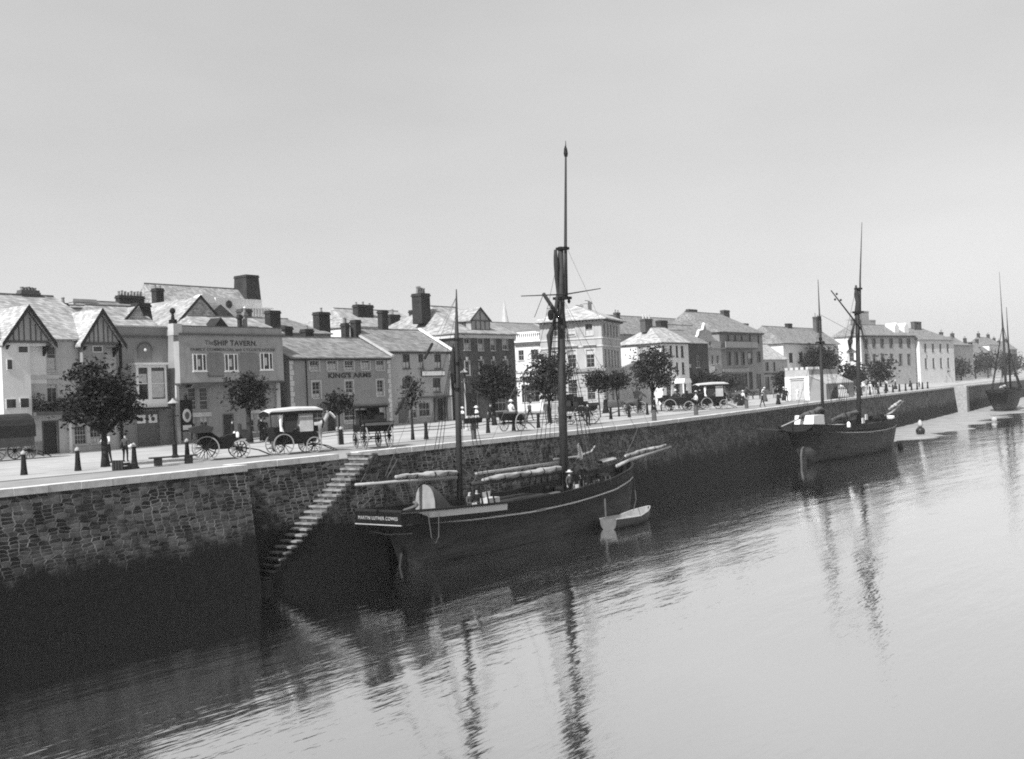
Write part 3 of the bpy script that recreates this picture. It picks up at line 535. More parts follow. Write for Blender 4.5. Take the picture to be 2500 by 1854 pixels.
S_.part('doorcase', 'timber_mid', lambda mb: (mb.box(6.55,-.25,.3,6.85,-.003,2.6), mb.box(8.05,-.25,.3,8.35,-.003,2.6))); p = S_.part('sign_board', 'white_paint', lambda mb: mb.box(4.97,-.09,4.74,8.3,-.01,5.16)); S_.part('board_edge', 'timber_dark', lambda mb: (mb.box(4.9,-.11,4.66,8.35,-.012,4.735), mb.box(4.9,-.11,5.165,8.35,-.012,5.22), mb.box(4.88,-.11,4.735,4.965,-.012,5.165)), parent=p)
S_.part('corner_strip', 'render_white', lambda mb: mb.box(9.1,-.05,.2,9.3,-.003,6.85)); S_.chimney(4.4, 4.2, 8.9, 11.35, .85, .6, 0)
# --- dark brick building with tall stack
G = Bld('brick_building', 'tall dark brick building with hipped slate roof, gabled dormer and great chimney stack', 'building', 82.5, 69.0, 0, 9.6, 13.0, 8.7, 'brick_dark', base=-.5)
for i, b in enumerate(((1.2,7.21,2.1,8.4),(3.42,7.17,4.29,8.4),(5.5,7.18,6.26,8.4),(7.52,7.28,8.37,8.4))): G.win(b, bars=(2,2), curtain=(-.6,-.6,.5,.6)[i], surround=.06)
for b in ((1.22,4.7,1.93,6.1),(3.45,4.75,4.18,6.17),(5.54,4.81,6.23,6.16),(7.49,4.83,8.26,6.2)):
    G.win(b, bars=(1,2), surround=.07); u = (b[0]+b[2])/2; G.part('keystone', 'stone_trim', lambda mb: mb.prism([(u-.1,b[3]+.08),(u+.1,b[3]+.08),(u+.17,b[3]+.4),(u-.17,b[3]+.4)], -.06, -.004))
G.door((.9,.3,2.9,2.9), leaf=2); G.win((4.6,.9,7.8,2.6), bars=(5,2)); G.walls()
G.band(8.42, 8.75, .3, 'cornice', 'stone_trim'); G.band(8.42, 8.75, .3, 'cornice', 'stone_trim', side='l'); G.band(3.0, 3.3, .2, 'fascia', 'stone_trim', 3.6, 8.6)
rf = G.roof('slate_light', 'x', 8.9, 12.2, .45, il=3.9, ir=2.4, vr=6.2); ch = G.chimney(.9, 5.2, 10.2, 13.3, 1.35, 1.3, 4, poth=.7)
def dor(mb): mb.prism([(2.9,9.3),(5.95,9.3),(5.95,10.25),(4.42,11.45),(2.9,10.25)], .35, 5.5)
p = G.part('dormer', 'gable_board', dor)
def dt(mb):
    for u in (2.93,3.65,4.42,5.15,5.92): mb.box(u-.035,.29,9.3,u+.035,.345,10.25 if abs(u-4.42) > .1 else 11.4)
    mb.box(2.9,.29,9.25,5.95,.345,9.34); mb.box(2.9,.28,10.2,5.95,.345,10.3)
    for sg in (-1, 1): mb.add([(4.42+sg*1.75,.2,10.1),(4.42,.2,11.5),(4.42,.2,11.65),(4.42+sg*1.75,.2,10.25),(4.42+sg*1.75,.29,10.1),(4.42,.29,11.5),(4.42,.29,11.65),(4.42+sg*1.75,.29,10.25)], [(0,1,2,3),(7,6,5,4),(0,4,5,1),(2,6,7,3),(0,3,7,4)])
G.part('dormer_timber', 'timber_mid', dt, parent=p); G.part('dormer_roof', 'slate_light', lambda mb: [mb.add([(4.42+sg*1.75,.2,10.17),(4.42,.2,11.55),(4.42,6.0,11.55),(4.42+sg*1.75,6.0,10.17),(4.42+sg*1.75,.2,10.25),(4.42,.2,11.63),(4.42,6.0,11.63),(4.42+sg*1.75,6.0,10.25)], [(0,1,2,3),(7,6,5,4),(0,4,5,1),(2,6,7,3),(0,3,7,4)]) for sg in (-1, 1)], parent=p)
G.part('dormer_window', 'glass', lambda mb: [mb.box(2.86,1.0+k*.75,9.55,2.895,1.55+k*.75,10.2) for k in range(3)], parent=p)
# --- white bank and the big Italianate house (rotated from the street)
AN = R(17)
def loc(x, y, a, u, v): return (x+u*math.cos(a)-v*math.sin(a), y+u*math.sin(a)+v*math.cos(a))
cx_, cy_ = 114.4, 72.1
H = Bld('italianate_house', 'tall pale Italianate corner house with deep bracketed eaves and shallow hipped roof', 'house', cx_, cy_, AN, 9.2, 8.1, 11.45, 'stucco', base=-.4)
for i, b in enumerate(((5.3,9.6,6.25,10.95),(3.45,9.5,4.4,10.9),(1.15,9.45,2.1,10.9))): H.win(b, 'l', bars=(2,2), surround=.16, curtain=(0,.9,-.45)[i])
for b in ((5.6,5.75,6.7,7.75),(3.45,5.6,4.5,7.7),(1.07,5.45,2.12,7.65)): H.win(b, 'l', bars=(2,4), surround=.2, curtain=.3)
for b in ((3.47,1.4,4.65,4.0),(1.14,1.4,2.2,4.0),(5.7,1.4,6.8,4.0)): H.win(b, 'l', bars=(2,3), surround=.1)
for b in ((.96,9.35,1.8,10.9),(2.6,9.35,3.4,10.9),(4.1,9.35,4.9,10.9),(5.6,9.35,6.4,10.9),(7.1,9.35,7.9,10.9),(.95,5.35,1.85,7.7),(2.6,5.35,3.45,7.7),(4.1,5.35,4.95,7.66),(5.6,5.36,6.45,7.64),(7.1,5.37,7.95,7.62),(.8,1.2,1.9,3.4),(3.6,1.2,4.8,3.4),(6.4,1.2,7.6,3.4)): H.win(b, 'f', bars=(2,2), surround=.1)
H.walls()
for sd in 'lf':
    for z0, z1, o_, nm, mt in ((9.0,9.16,.1,'sill_band','stone_trim'),(4.95,5.3,.28,'string_course','render_mid'),(8.0,8.2,.12,'upper_band','stone_trim'),(11.1,11.4,.25,'frieze','stone_trim'),(.1,.9,.08,'plinth','render_mid')): H.band(z0, z1, o_, nm, mt, side=sd)
    L = 8.1 if sd == 'l' else 9.2; H.part('eaves_brackets', 'timber_mid', lambda mb: [mb.box(.1+k*.42,-.62,11.12,.24+k*.42,-.252,11.44) for k in range(int(L/.42))], sd)
for b in ((5.6,6.7),(3.45,4.5),(1.07,2.12)): H.part('window_hood', 'stone_trim', lambda mb: mb.prism([(b[0]-.35,8.2),(b[1]+.35,8.2),(b[1]+.35,8.3),((b[0]+b[1])/2,8.62 if b[0] == 3.45 else 8.32),(b[0]-.35,8.3)], -.35, -.121), 'l')
H.part('rustication', 'render_mid', lambda mb: [mb.box(0,-.03,1.0+k*.5,8.1,-.003,1.03+k*.5) for k in range(8)], 'l')
H.roof('slate_pale', 'x', 11.5, 13.5, .8, il=3.6, ir=3.9, vr=4.0, t=.14)
for u, v, z1, w_ in ((5.4,3.2,14.1,1.9),(7.6,4.6,13.8,1.4),(3.2,7.6,13.7,1.0)): H.chimney(u, v, 11.6, z1, w_, .6, 3, 'stucco', poth=.15)
bx, by = loc(cx_, cy_, AN, .35, 8.13)
N_ = Bld('bank', 'small white stuccoed bank front with balustraded parapet and dentil cornice', 'bank', bx, by, AN, 6, 3.5, 9.0, 'render_white', base=-.4)
N_.win((2.35,6.8,3.1,8.1), 'l', bars=(2,2)); N_.win((.4,6.1,1.4,8.1), 'l', bars=(2,3), curtain=-.4); N_.win((.5,1.4,2.9,3.6), 'l', bars=(4,2)); N_.walls()
N_.band(8.75, 9.1, .3, 'cornice', 'timber_mid', side='l'); N_.band(9.1, 9.3, .35, 'parapet_base', 'white_paint', side='l'); N_.band(10.2, 10.4, .12, 'parapet_rail', 'white_paint', side='l')
N_.part('balusters', 'white_paint', lambda mb: [mb.lathe([(.09,0),(.12,.25),(.06,.6),(.1,.89)], (.25+k*.27,-.02,9.31), 6) for k in range(12)], 'l'); N_.band(5.2, 5.45, .15, 'string_course', 'stone_trim', side='l'); N_.band(4.3, 4.62, .3, 'lower_cornice', 'stone_trim', side='l')
# --- white corner house
W = Bld('white_house', 'white-painted corner house with low hipped slate roof and porch, behind the round-crowned tree', 'house', 129.0, 72.0, 0, 7.8, 6.5, 8.55, 'render_white', base=-.4)
for b in ((.4,6.69,1.03,8.2),(2.39,6.63,3.05,8.2),(4.13,6.63,4.75,8.2),(5.6,6.63,6.35,8.17),(2.17,4.28,2.86,5.96),(4.02,4.31,4.6,5.89),(5.68,4.28,6.39,5.88),(.35,4.3,1.03,5.96)): W.win(b, bars=(2,3), frame='timber_mid')
W.win((2.0,6.5,3.7,8.3), 'l', bars=(1,1), pane='stucco', sill=False); W.win((.7,4.47,1.7,6.25), 'l', bars=(2,3)); W.door((3.6,.35,4.7,2.8)); W.win((1.0,1.1,2.4,2.9), bars=(2,2)); W.win((5.6,1.1,6.8,2.9), bars=(2,2)); W.walls()
W.roof('slate_pale', 'x', 8.65, 11.0, .35, il=3.3, ir=1.0, vr=3.2); W.band(8.45, 8.6, .25, 'gutter', 'timber_dark'); W.band(8.45, 8.6, .25, 'gutter', 'timber_dark', side='l')
W.chimney(2.3, 3.4, 10.2, 12.1, 2.0, .8, 3, 'brick_mid', 'pot_pale', poth=.6); W.chimney(7.0, 3.6, 10.2, 12.0, 2.0, .8, 0, 'brick_stack')
W.part('porch', 'white_trim', lambda mb: (mb.prism([(3.0,3.0),(5.4,3.0),(5.0,3.6),(3.4,3.6)], -1.6, -.003), mb.box(3.1,-1.5,.3,3.25,-1.35,3.0), mb.box(5.15,-1.5,.3,5.3,-1.35,3.0)))
D_ = Bld('brick_side_house', 'narrow dark brick house squeezed right of the white corner house', 'house', 137.3, 74.5, 0, 10.5, 8, 8.7, 'brick_dark', base=-.4); D_.win((6.5,5.2,7.6,7.0), bars=(2,2)); D_.walls(); D_.roof('slate_mid', 'x', 8.8, 11.0, .2); D_.band(5.2, 5.7, .2, 'sign_board', 'sign_pale', 1.5, 4.5)
# --- Dutch-gabled house and the long grey hotel
DG = Bld('dutch_gabled_house', 'pale stone house with curved Dutch gable and white coping', 'house', 149.0, 77.0, 0, 8.3, 9, 9.4, 'stucco', base=-.3)
for b in ((.55,8.58,1.22,9.3),(2.21,7.6,3.3,9.3),(4.25,8.6,4.95,9.3),(2.29,5.62,3.39,7.14),(4.78,5.73,5.49,7.14),(6.48,5.85,7.34,7.14),(1.0,1.2,2.6,3.2),(4.2,1.2,5.8,3.2)): DG.win(b, bars=(1,2))
DG.walls(); gp = [(0,9.4),(6.0,9.4),(6.0,9.8),(5.3,10.2),(4.9,10.9),(3.6,11.1),(3.0,12.1),(2.4,11.1),(1.1,10.9),(.7,10.2),(0,9.8)]
p = DG.part('dutch_gable', 'stucco', lambda mb: mb.prism(gp, -.02, .4)); DG.part('gable_coping', 'white_paint', lambda mb: [mb.tube([(gp[i][0],.15,gp[i][1]),(gp[i+1][0],.15,gp[i+1][1])], .2, 6) for i in range(6, 10)], parent=p)
DG.band(8.1, 8.3, .12, 'string_course', 'render_mid'); DG.roof('slate_mid', 'x', 9.5, 12.2, .1, v0=.5)
p = DG.part('bay_window', 'white_trim', lambda mb: mb.prism([(1.6,0),(2.2,-.9),(4.0,-.9),(4.6,0)], 4.0, 5.4, 'z'))
HT = Bld('hotel', 'long grey hotel block with balcony, tall upper windows and painted shop fascia', 'hotel', 157.3, 77.2, 0, 16.3, 11, 10.8, 'render_mid', base=-.3)
for b in ((2.4,9.6,3.44,10.45),(5.09,9.6,6.0,10.45),(7.7,9.6,8.48,10.45),(10.36,9.4,11.64,10.5),(14.05,9.24,15.04,10.5)): HT.win(b, bars=(1,2), frame='timber_mid')
for b in ((2.5,5.64,3.6,7.62),(5.2,5.69,6.3,7.6),(7.7,5.67,8.8,7.63),(10.14,5.79,11.74,7.57),(13.87,6.05,15.02,7.71)): HT.win(b, bars=(1,2), frame='timber_mid', surround=.14, curtain=.6 if b[0] > 10 and b[0] < 12 else 0)
HT.door((10.3,.7,11.6,4.3)); HT.win((1.5,1.5,9.6,4.2), bars=(6,2), frame='timber_mid', pane='shop_dark'); HT.win((13,1.6,15,4), bars=(2,2), frame='timber_mid'); w = HT.walls()
HT.roof('slate_mid', 'x', 10.95, 14.6, .4, il=.5, ir=3.6, vr=6); HT.band(10.6, 10.9, .3, 'cornice', 'timber_mid'); HT.band(8.15, 8.35, .9, 'balcony', 'timber_mid', .3, 12.3); bl = HT.o.children[-1]
HT.part('balcony_parapet', 'render_grey', lambda mb: mb.box(.3,-.9,8.36,12.3,-.8,9.3), parent=bl); fa = HT.band(4.45, 5.0, .25, 'fascia', 'render_grey', .3, 10.0); HT.chimney(14.8, 6, 13.2, 15.3, 2.2, .7, 0, 'brick_mid'); HT.chimney(3.5, 6.5, 14.2, 15.1, 3.0, .5, 0, 'brick_mid')
# --- farther street
LO = Bld('low_shop', 'low shop with pale pitched roof between the hotel and the walled lodge', 'shop', 178.0, 80, 0, 12.4, 8, 6.5, 'stucco', base=-.3)
for b in ((2.6,4.62,4.0,6.1),(6.0,4.59,6.9,6.1),(2.2,1.35,4.0,3.5)): LO.win(b, bars=(1,2), frame='timber_mid')
LO.walls(); LO.roof('slate_pale', 'x', 6.6, 9.6, .2); LO.band(3.9, 4.2, .1, 'string_course', 'timber_mid')
GB = Bld('gable_end_house', 'slate-roofed house with blank white gable end above the low shop', 'house', 190.5, 90, 0, 15, 9, 9.6, 'render_white'); GB.walls(('x', 13.6)); GB.roof('slate_mid', 'x', 9.7, 13.7, .0); GB.chimney(2, 4.5, 12.5, 14.9, 1.8, .7, 0, 'brick_mid'); GB.chimney(13.5, 4.5, 12.5, 14.6, 2.6, .7, 0, 'brick_mid')
LR = Bld('long_roofed_house', 'long house with broad slate roof and dark eaves behind the spreading tree', 'house', 203, 86, 0, 30, 9, 9.9, 'render_white')
for b in ((2.68,6.27,4.5,8.15),(7.88,6.25,9.8,8.16),(15.5,6.21,17.5,8.18),(21.21,6.18,23.2,8.19),(5,1.2,7,4),(18,1.2,21,4)): LR.win(b, bars=(2,2), frame='timber_mid')
LR.walls(); LR.roof('slate_mid', 'x', 10.1, 13.8, .5, il=1, ir=.2); LR.chimney(14, 4.5, 13, 14.6, 2.2, .7, 0); LR.chimney(28.3, 3.5, 12.2, 15.8, 1.3, .8, 2, 'brick_stack', poth=.9); LR.chimney(26.4, 3.5, 12.2, 16.3, 1.0, .8, 1, 'brick_mid', poth=.9)
TR = Bld('white_terrace', 'tall white terrace with pedimented end door, attic dormers and clustered chimneys', 'house', 259.0, 90, R(-10), 27, 7.2, 12.6, 'stucco')
for b in ((1.92,9.66,3.09,11.65),(5.46,9.8,6.85,11.8),(9.46,9.8,10.88,11.8),(13.95,9.8,15.4,11.8),(18.75,9.8,20.24,11.8),(23.03,9.8,24.54,11.8),(1.56,5.7,2.72,8.08),(5.47,5.64,6.66,8.04),(9.47,5.58,10.68,8.0),(13.96,5.51,15.2,7.96),(18.55,5.44,19.82,7.92),(22.82,5.37,24.11,7.88)): TR.win(b, bars=(1,2), frame='timber_mid', surround=.2)
TR.win((2.0,6.6,3.2,8.6), 'l', bars=(1,2)); TR.walls(); TR.wall.data.materials[0] = MATS['stucco']
TR.part('white_end', 'render_white', lambda mb: (mb.box(0,-.04,-.3,1.95,-.003,12.55), mb.box(3.25,-.04,-.3,7.2,-.003,12.55), mb.box(1.95,-.04,-.3,3.25,-.003,6.5), mb.box(1.95,-.04,8.7,3.25,-.003,12.55)), 'l')
TR.part('pediment', 'timber_mid', lambda mb: mb.prism([(1.3,8.9),(3.9,8.9),(2.6,9.9)], -.4, -.05), 'l'); TR.roof('slate_mid', 'x', 12.75, 15.6, .5, il=2, ir=.3); TR.band(12.3, 12.6, .35, 'cornice', 'timber_mid')
TR.chimney(9.5, 5.2, 14, 19.2, 6.5, 1.2, 0, 'stucco'); TR.chimney(5.2, 5.2, 14, 17.2, 3, 1.2, 0, 'stucco'); TR.chimney(14.5, 5.2, 14, 17.0, 3, 1.2, 0, 'stucco')
for u in (18, 23): TR.part('attic_dormer', 'white_trim', lambda mb: mb.prism([(u,12.8),(u+2.4,12.8),(u+2.4,15.0),(u+1.2,16.0),(u,15.0)], .6, 3.5))
T2_ = Bld('end_terrace_house', 'hip-roofed pale house at the far end of the white terrace', 'house', 287, 84.6, R(-6), 23, 9, 11.6, 'render_white')
for u in (3, 8, 13, 18): T2_.win((u,8.5,u+1.4,10.6), bars=(1,2), frame='timber_mid'); T2_.win((u,4.2,u+1.4,6.8), bars=(1,2), frame='timber_mid')
T2_.walls(); T2_.roof('slate_mid', 'x', 11.7, 14.9, .4, il=.3, ir=9); T2_.chimney(9.5, 4.5, 13.6, 16.8, 4.5, 1, 0, 'brick_mid')
for (nm, lab, x, y, w_, h_, zr, m_, ch_) in (('pale_villa', 'faint pale villa with flat dark eaves, fading in the haze at the far right', 345, 92, 24, 11.2, 12.6, 'render_light', 0), ('distant_cottage', 'lowest faint cottage glimpsed through haze past the pale villa', 420, 104, 20, 8.5, 12.2, 'render_light', 1), ('distant_store', 'hazy gabled store nearest the far ship masts', 318, 90, 16, 8.0, 10.5, 'render_white', 0)):
    q = Bld(nm, lab, 'house', x, y, 0, w_, 9, h_, m_)
    for u in (3, w_-6): q.win((u,4.5,u+1.6,7), bars=(1,2), frame='timber_mid')
    q.walls(); q.roof('slate_mid', 'x', h_+.1, zr, .5, il=2, ir=2)
    if ch_: q.chimney(w_/2, 4, zr-.5, zr+1.6, 2, 1, 0)
for k, (x, y, w_, h_, zr) in enumerate(((375,99,14,9.5,13.2),(392,104,18,12,15.5),(446,110,22,10,14.5),(475,112,20,13.5,17),(505,116,26,10.5,15),(540,121,26,12.5,16.5))):
    q = Bld('distant_house', ('first','second','third','fourth','fifth','last')[k]+' of the faint far-off houses counted rightward from the pale villa', 'house', x, y, 0, w_, 9, h_, ('render_white','brick_mid','render_mid')[k%3])
    for u in (3, w_/2-.7, w_-5): q.win((u,h_-4,u+1.5,h_-1.6), bars=(1,2), frame='timber_mid')
    q.walls(('x', zr) if k % 2 else None); q.roof('slate_mid', 'x', h_+.1, zr+.05, .4, il=0 if k % 2 else 3, ir=0 if k % 2 else 3); q.chimney(2, 4.5, zr-2, zr+1.6, 1.6, 1, 2, poth=.8); q.chimney(w_-2, 4.5, zr-2, zr+1.4, 1.6, 1, 2, poth=.8)
# --- roofs rising behind the front row
def back(name, label, x, y, w_, d_, h_, zr, roofm, wallm, kind='x', il=0, ir=0, ch=(), gable=False, oh=.2):
    q = Bld(name, label, 'house', x, y, 0, w_, d_, h_, wallm); q.walls((kind, zr-.05) if gable else None); q.roof(roofm, kind, h_+.08, zr, oh, il=il, ir=ir)
    for c in ch: q.chimney(*c[:6], **(c[6] if len(c) > 6 else {}))
    return q
back('dark_slate_house', 'house with dark slate roof just right of the twin-gabled house', 45.2, 73.5, 3.4, 6, 8.3, 10.7, 'slate_dark', 'render_mid', il=.9, ir=.2)
back('grey_roofed_house', 'light slate roof rising above the tavern annexe parapet', 48.5, 77.5, 5.6, 9, 9.2, 11.5, 'slate_light', 'render_mid', il=.6, ir=.6)
q = back('gabled_rear_house', 'house with dark boarded gable behind the tavern parapet', 55.0, 76, 4.5, 11, 9.4, 12.0, 'slate_light', 'timber_mid', 'y', oh=.35, gable=True)
q.part('attic_slot', 'door_dark', lambda mb: mb.box(1.2,-.04,9.9,3.2,-.003,10.4)); q.part('barge_board', 'timber_dark', lambda mb: [mb.add([(2.25+sg*2.65,-.42,9.35),(2.25,-.42,11.9),(2.25,-.42,12.15),(2.25+sg*2.65,-.42,9.6),(2.25+sg*2.65,-.34,9.35),(2.25,-.34,11.9),(2.25,-.34,12.15),(2.25+sg*2.65,-.34,9.6)], [(0,1,2,3),(7,6,5,4),(0,4,5,1),(2,6,7,3),(0,3,7,4)]) for sg in (-1, 1)])
back('chimneyed_house', 'low ridge carrying a long row of chimney pots behind the annexe', 57, 90, 11, 9, 11.2, 13.3, 'slate_mid', 'stucco', ch=((6.1,4.5,12.2,14.0,2.8,.7,dict(pots=8, poth=.4)), (9.3,4.5,12.5,14.9,.9,.8,dict(pots=2, poth=.3)), (.8,4.2,11.8,13.4,2.4,.7,dict(pots=0, mat='stucco'))))
q = back('mansion', 'big rear mansion with segmental pediment, balustrade and massive end chimney', 71.5, 99.5, 14.1, 9, 11.8, 16.6, 'slate_light', 'render_white', ch=((13.6,4.0,10.5,18.2,1.9,2.2,dict(pots=0, taper=.35)),))
sg_ = [(4.2-1.3*math.cos(t*math.pi/10), 14.2+1.0*math.sin(t*math.pi/10)) for t in range(11)]; q.part('segmental_pediment', 'render_white', lambda mb: mb.prism(sg_, -.5, .5)); q.part('pilaster', 'stone_trim', lambda mb: (mb.box(3.0,-.45,11,3.3,.0,14.0), mb.box(5.1,-.45,11,5.4,0,14.0), mb.box(2.7,-.5,13.9,5.7,0,14.19)))
q.part('upper_wall', 'render_white', lambda mb: mb.box(5.8,-.05,11.5,12.4,.3,14.9)); q.part('round_window', 'glass', lambda mb: mb.lathe([(.45,0),(.45,.05)], (7.6,-.12,14.2), 12, 'y'))
q.part('balustrade', 'white_paint', lambda mb: [mb.box(9.6+k*.42,-.6,12.9,9.82+k*.42,-.4,13.8) for k in range(9)]+[mb.box(9.4,-.65,13.8,13.6,-.35,13.95)])
back('hipped_rear_house', 'low hipped roof behind the dark chimneys of the inn', 66.6, 80, 9.5, 8, 9.4, 11.2, 'slate_mid', 'render_mid', il=2.2, ir=2.2, ch=((1.2,3,9.8,11.9,1.2,.8,dict(pots=0, mat='brick_mid')), (3.4,1.5,9.6,11.7,1.3,.8,dict(pots=0)), (9.3,1,9.0,11.7,1.5,.9,dict(pots=1))))
back('dark_gabled_house', 'small dark gable peeping between the tavern roof and the inn chimneys', 64.5, 86, 5.5, 6, 10.4, 12.6, 'slate_dark', 'timber_dark', 'y', gable=True)
q = back('white_rear_house', 'white-walled house with long slate roof and tall stacks above the corner shop', 80.5, 82, 12.5, 9, 10.4, 12.8, 'slate_light', 'render_white', il=2.6, ir=.1, ch=((5.0,2.6,10.8,13.1,2.4,.8,dict(pots=3, poth=.3)), (4.2,-2.5,8.6,11.6,1.5,.8,dict(pots=1)), (9.6,-.8,9.4,12.4,1.0,.8,dict(pots=0))))
q.part('window', 'glass', lambda mb: (mb.box(5.4,-.04,9.3,6.3,-.003,10.2), mb.box(8.9,-.04,9.3,9.9,-.003,10.2)))
back('rear_warehouse', 'plain long slate roof between the brick building and the bank', 108, 88, 20, 9, 10.8, 12.6, 'slate_mid', 'render_white', ch=((7.4,4,12.2,13.5,1.0,.6,dict(pots=2, poth=.5, mat='stucco')),))
back('back_terrace', 'slate roof with broad stacks rising behind the white corner house and Dutch gable', 152, 93, 30, 10, 11.5, 15.2, 'slate_mid', 'stucco', ch=((7,4,14,15.6,1.2,.6,dict(pots=2, mat='brick_mid')),))
sp_ = thing('church_spire', 'slender pale church spire on the skyline', 'spire', (289, 220, 0)); mb = MB(); mb.lathe([(4.2,0),(4.2,14),(4.6,14.2),(2.6,17),(1.3,26),(.05,34)], (0,0,0), 8); mb.build('spire', 'render_light', sp_)
# --- castellated lodge by the quay edge, with cart-shed arch
L_ = Bld('castellated_lodge', 'small white-piered lodge with battlemented parapet beside the quay edge', 'lodge', 136.6, 54.5, 0, 10.2, 3.3, 4.0, 'stucco', base=-.3)
L_.door((.7,.2,2.6,2.7), 'l', mat='sign_pale', frame='white_trim'); L_.walls()
L_.band(-.2, 2.95, .14, 'pier', 'white_paint', 0, .6, 'l'); L_.band(-.2, 2.95, .14, 'pier', 'white_paint', 2.7, 3.3, 'l'); L_.band(2.95, 3.1, .2, 'cornice', 'white_paint', side='l')
L_.part('battlements', 'stone_trim', lambda mb: [mb.box(.0+k*.72,-.03,4.0,.42+k*.72,.25,4.35) for k in range(5)], 'l'); L_.part('battlements', 'stone_trim', lambda mb: [mb.box(.5+k*.72,-.03,4.0,.92+k*.72,.25,4.35) for k in range(5)])
ah = [(2.0+3.0*(1-math.cos(t*math.pi/12))*.5*2/1.0*.5+0, 0) for t in range(1)]
L_.part('shed_roof', 'slate_pale', lambda mb: mb.add([(0,-2.3,2.0),(10,-2.3,2.0),(10,-.003,3.2),(0,-.003,3.2),(0,-2.3,2.1),(10,-2.3,2.1),(10,-.003,3.3),(0,-.003,3.3)], [(0,1,2,3),(7,6,5,4),(0,4,5,1),(1,5,6,2),(0,3,7,4)]))
def shedarch(mb):
    pts = [(5.0-3.6*math.cos(t*math.pi/14), 1.85*math.sin(t*math.pi/14)) for t in range(15)]
    for a, c in zip(pts, pts[1:]): mb.prism([a, c, (c[0], 2.0), (a[0], 2.0)], -2.25, -2.05)
    mb.box(0,-2.25,0,1.4,-2.05,2.0); mb.box(8.6,-2.25,0,10,-2.05,2.0)
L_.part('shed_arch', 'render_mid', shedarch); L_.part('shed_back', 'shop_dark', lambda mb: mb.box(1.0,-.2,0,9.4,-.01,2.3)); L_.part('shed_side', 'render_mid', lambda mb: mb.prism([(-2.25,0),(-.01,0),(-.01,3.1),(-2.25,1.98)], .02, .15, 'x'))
# ---------------------------------------------------------------- street furniture
def bollard(white):
    t = thing('bollard', '', 'bollard', (0,0,0), 0, 'iron bollards along the quay'); mb = MB()
    mb.lathe([(.165,0),(.155,.1),(.13,.3),(.095,.86),(.11,.88),(.11,.93)], (0,0,0), 10); mb.build('shaft', 'iron', t)
    mb = MB(); mb.lathe([(.11,.931),(.125,.96),(.115,1.02),(.07,1.08),(.02,1.12),(.01,1.13)], (0,0,0), 10); mb.build('cap', 'cap_white' if white else 'iron', t, True); return t
bw0, bd0 = bollard(True), bollard(False)
BOL = [(25.95,47.6,1,'leftmost white-capped bollard, in front of the covered van'),(28.25,47.0,1,'white-capped bollard left of the big tree trunk'),(31.32,47.1,1,'white-capped bollard beside the broken crate and plank bench'),(34.71,47.5,1,'white-capped bollard at the back of the open landau'),(47.33,49.2,1,'white-capped bollard between the canopied wagonette and the sapling'),
       (52.09,46.4,0,'plain black bollard touching the rear-facing cart'),(55.75,46.8,0,'plain black bollard left of the mizzen mast of the near ketch'),(59.36,47.1,0,'plain black bollard by the two men at the pale lamp post'),(66.36,47.8,0,'plain black bollard right of the two-wheeled cart shafts'),
       (81.81,51.0,0,'plain dark bollard just left of the twin lollipop trees'),(85.96,51.6,0,'plain dark bollard right of the twin lollipop trees'),(92.04,53.2,0,'plain dark bollard under the round-crowned tree'),(62.6,47.3,0,'rope-wrapped dark bollard behind the two-wheeled cart')]
first = {0: True, 1: True}
for x, y, w_, lab in BOL:
    src = bw0 if w_ else bd0
    if first[w_]: src.location = (x, y, gz(x, y)); src['label'] = lab; first[w_] = False
    else: dup(src, (x, y, gz(x, y)), random.random(), lab)
FARP = ['first','second','third','fourth','fifth','sixth','seventh','eighth','ninth','tenth','eleventh','twelfth']
for k in range(12):
    x = 150+k*5.2; y = qe(x)+1.6; dup(bd0, (x, y, 0), 0, FARP[k]+' post of the row past the lodge, counted left to right', 1.15)
mp0 = thing('mooring_post', 'stubby grey mooring post near the edge by the lollipop trees', 'mooring post', (75.44,43.0,0), 0, 'stubby mooring posts at the quay edge'); mb = MB(); mb.lathe([(.2,0),(.18,.75),(.2,.78),(.2,.85)], (0,0,0), 9); mb.build('post', 'timber_mid', mp0); mb = MB(); mb.lathe([(.2,.851),(.13,.9),(.02,.92)], (0,0,0), 9); mb.build('cap', 'iron', mp0)
for x, d, lab in ((87.3,2.0,'stubby grey mooring post in front of the wagonette'),(104.6,2.6,'stubby grey mooring post right of the white-canopied wagon')): dup(mp0, (x, qe(x)+d, 0), .4, lab)
mb = MB()
for z in (.62, .82):
    pts = [(35.2,47.5,z)]
    for (x, y) in ((41,48.1),(47.33,49.2),(52.09,46.5),(55.75,46.85),(59.36,47.15),(66.36,47.8),(74,49.4),(81.8,51.0),(92,53.2)):
        a = pts[-1]; pts += [(lerp(a[0],x,t), lerp(a[1],y,t), z-.05*math.sin(t*math.pi)) for t in (.25,.5,.75)]+[(x,y,z)]
    mb.tube(pts, .022, 5)
mb.box(41-.05,48.05,0,41.05,48.15,.9)
tag(mb.build('wire_rail', 'iron'), 'double wire rail strung between the bollards along the roadside', 'rail')
def lamp(name, label, x, y, h, post, head, arm=False, rot=0, heads=None):
    t = thing(name, label, 'street lamp', (x,y,gz(x,y)), rot, 'street lamps'); mb = MB()
    mb.lathe([(.19,0),(.19,.12),(.13,.2),(.14,.75),(.085,.85),(.06,1.0),(.048,h-.55),(.07,h-.5)], (0,0,0), 10); mb.box(-.35,-.02,h-.78,.35,.02,h-.74); mb.build('post', post, t)
    mb = MB(); mb.lathe([(.09,h-.49),(.21,h-.06)], (0,0,0), 4); q = mb.build('lantern', 'glass', t)
    mb = MB(); mb.lathe([(.30,h-.05),(.27,h),(.1,h+.12),(.03,h+.22)], (0,0,0), 8); mb.build('lantern_cap', head, q)
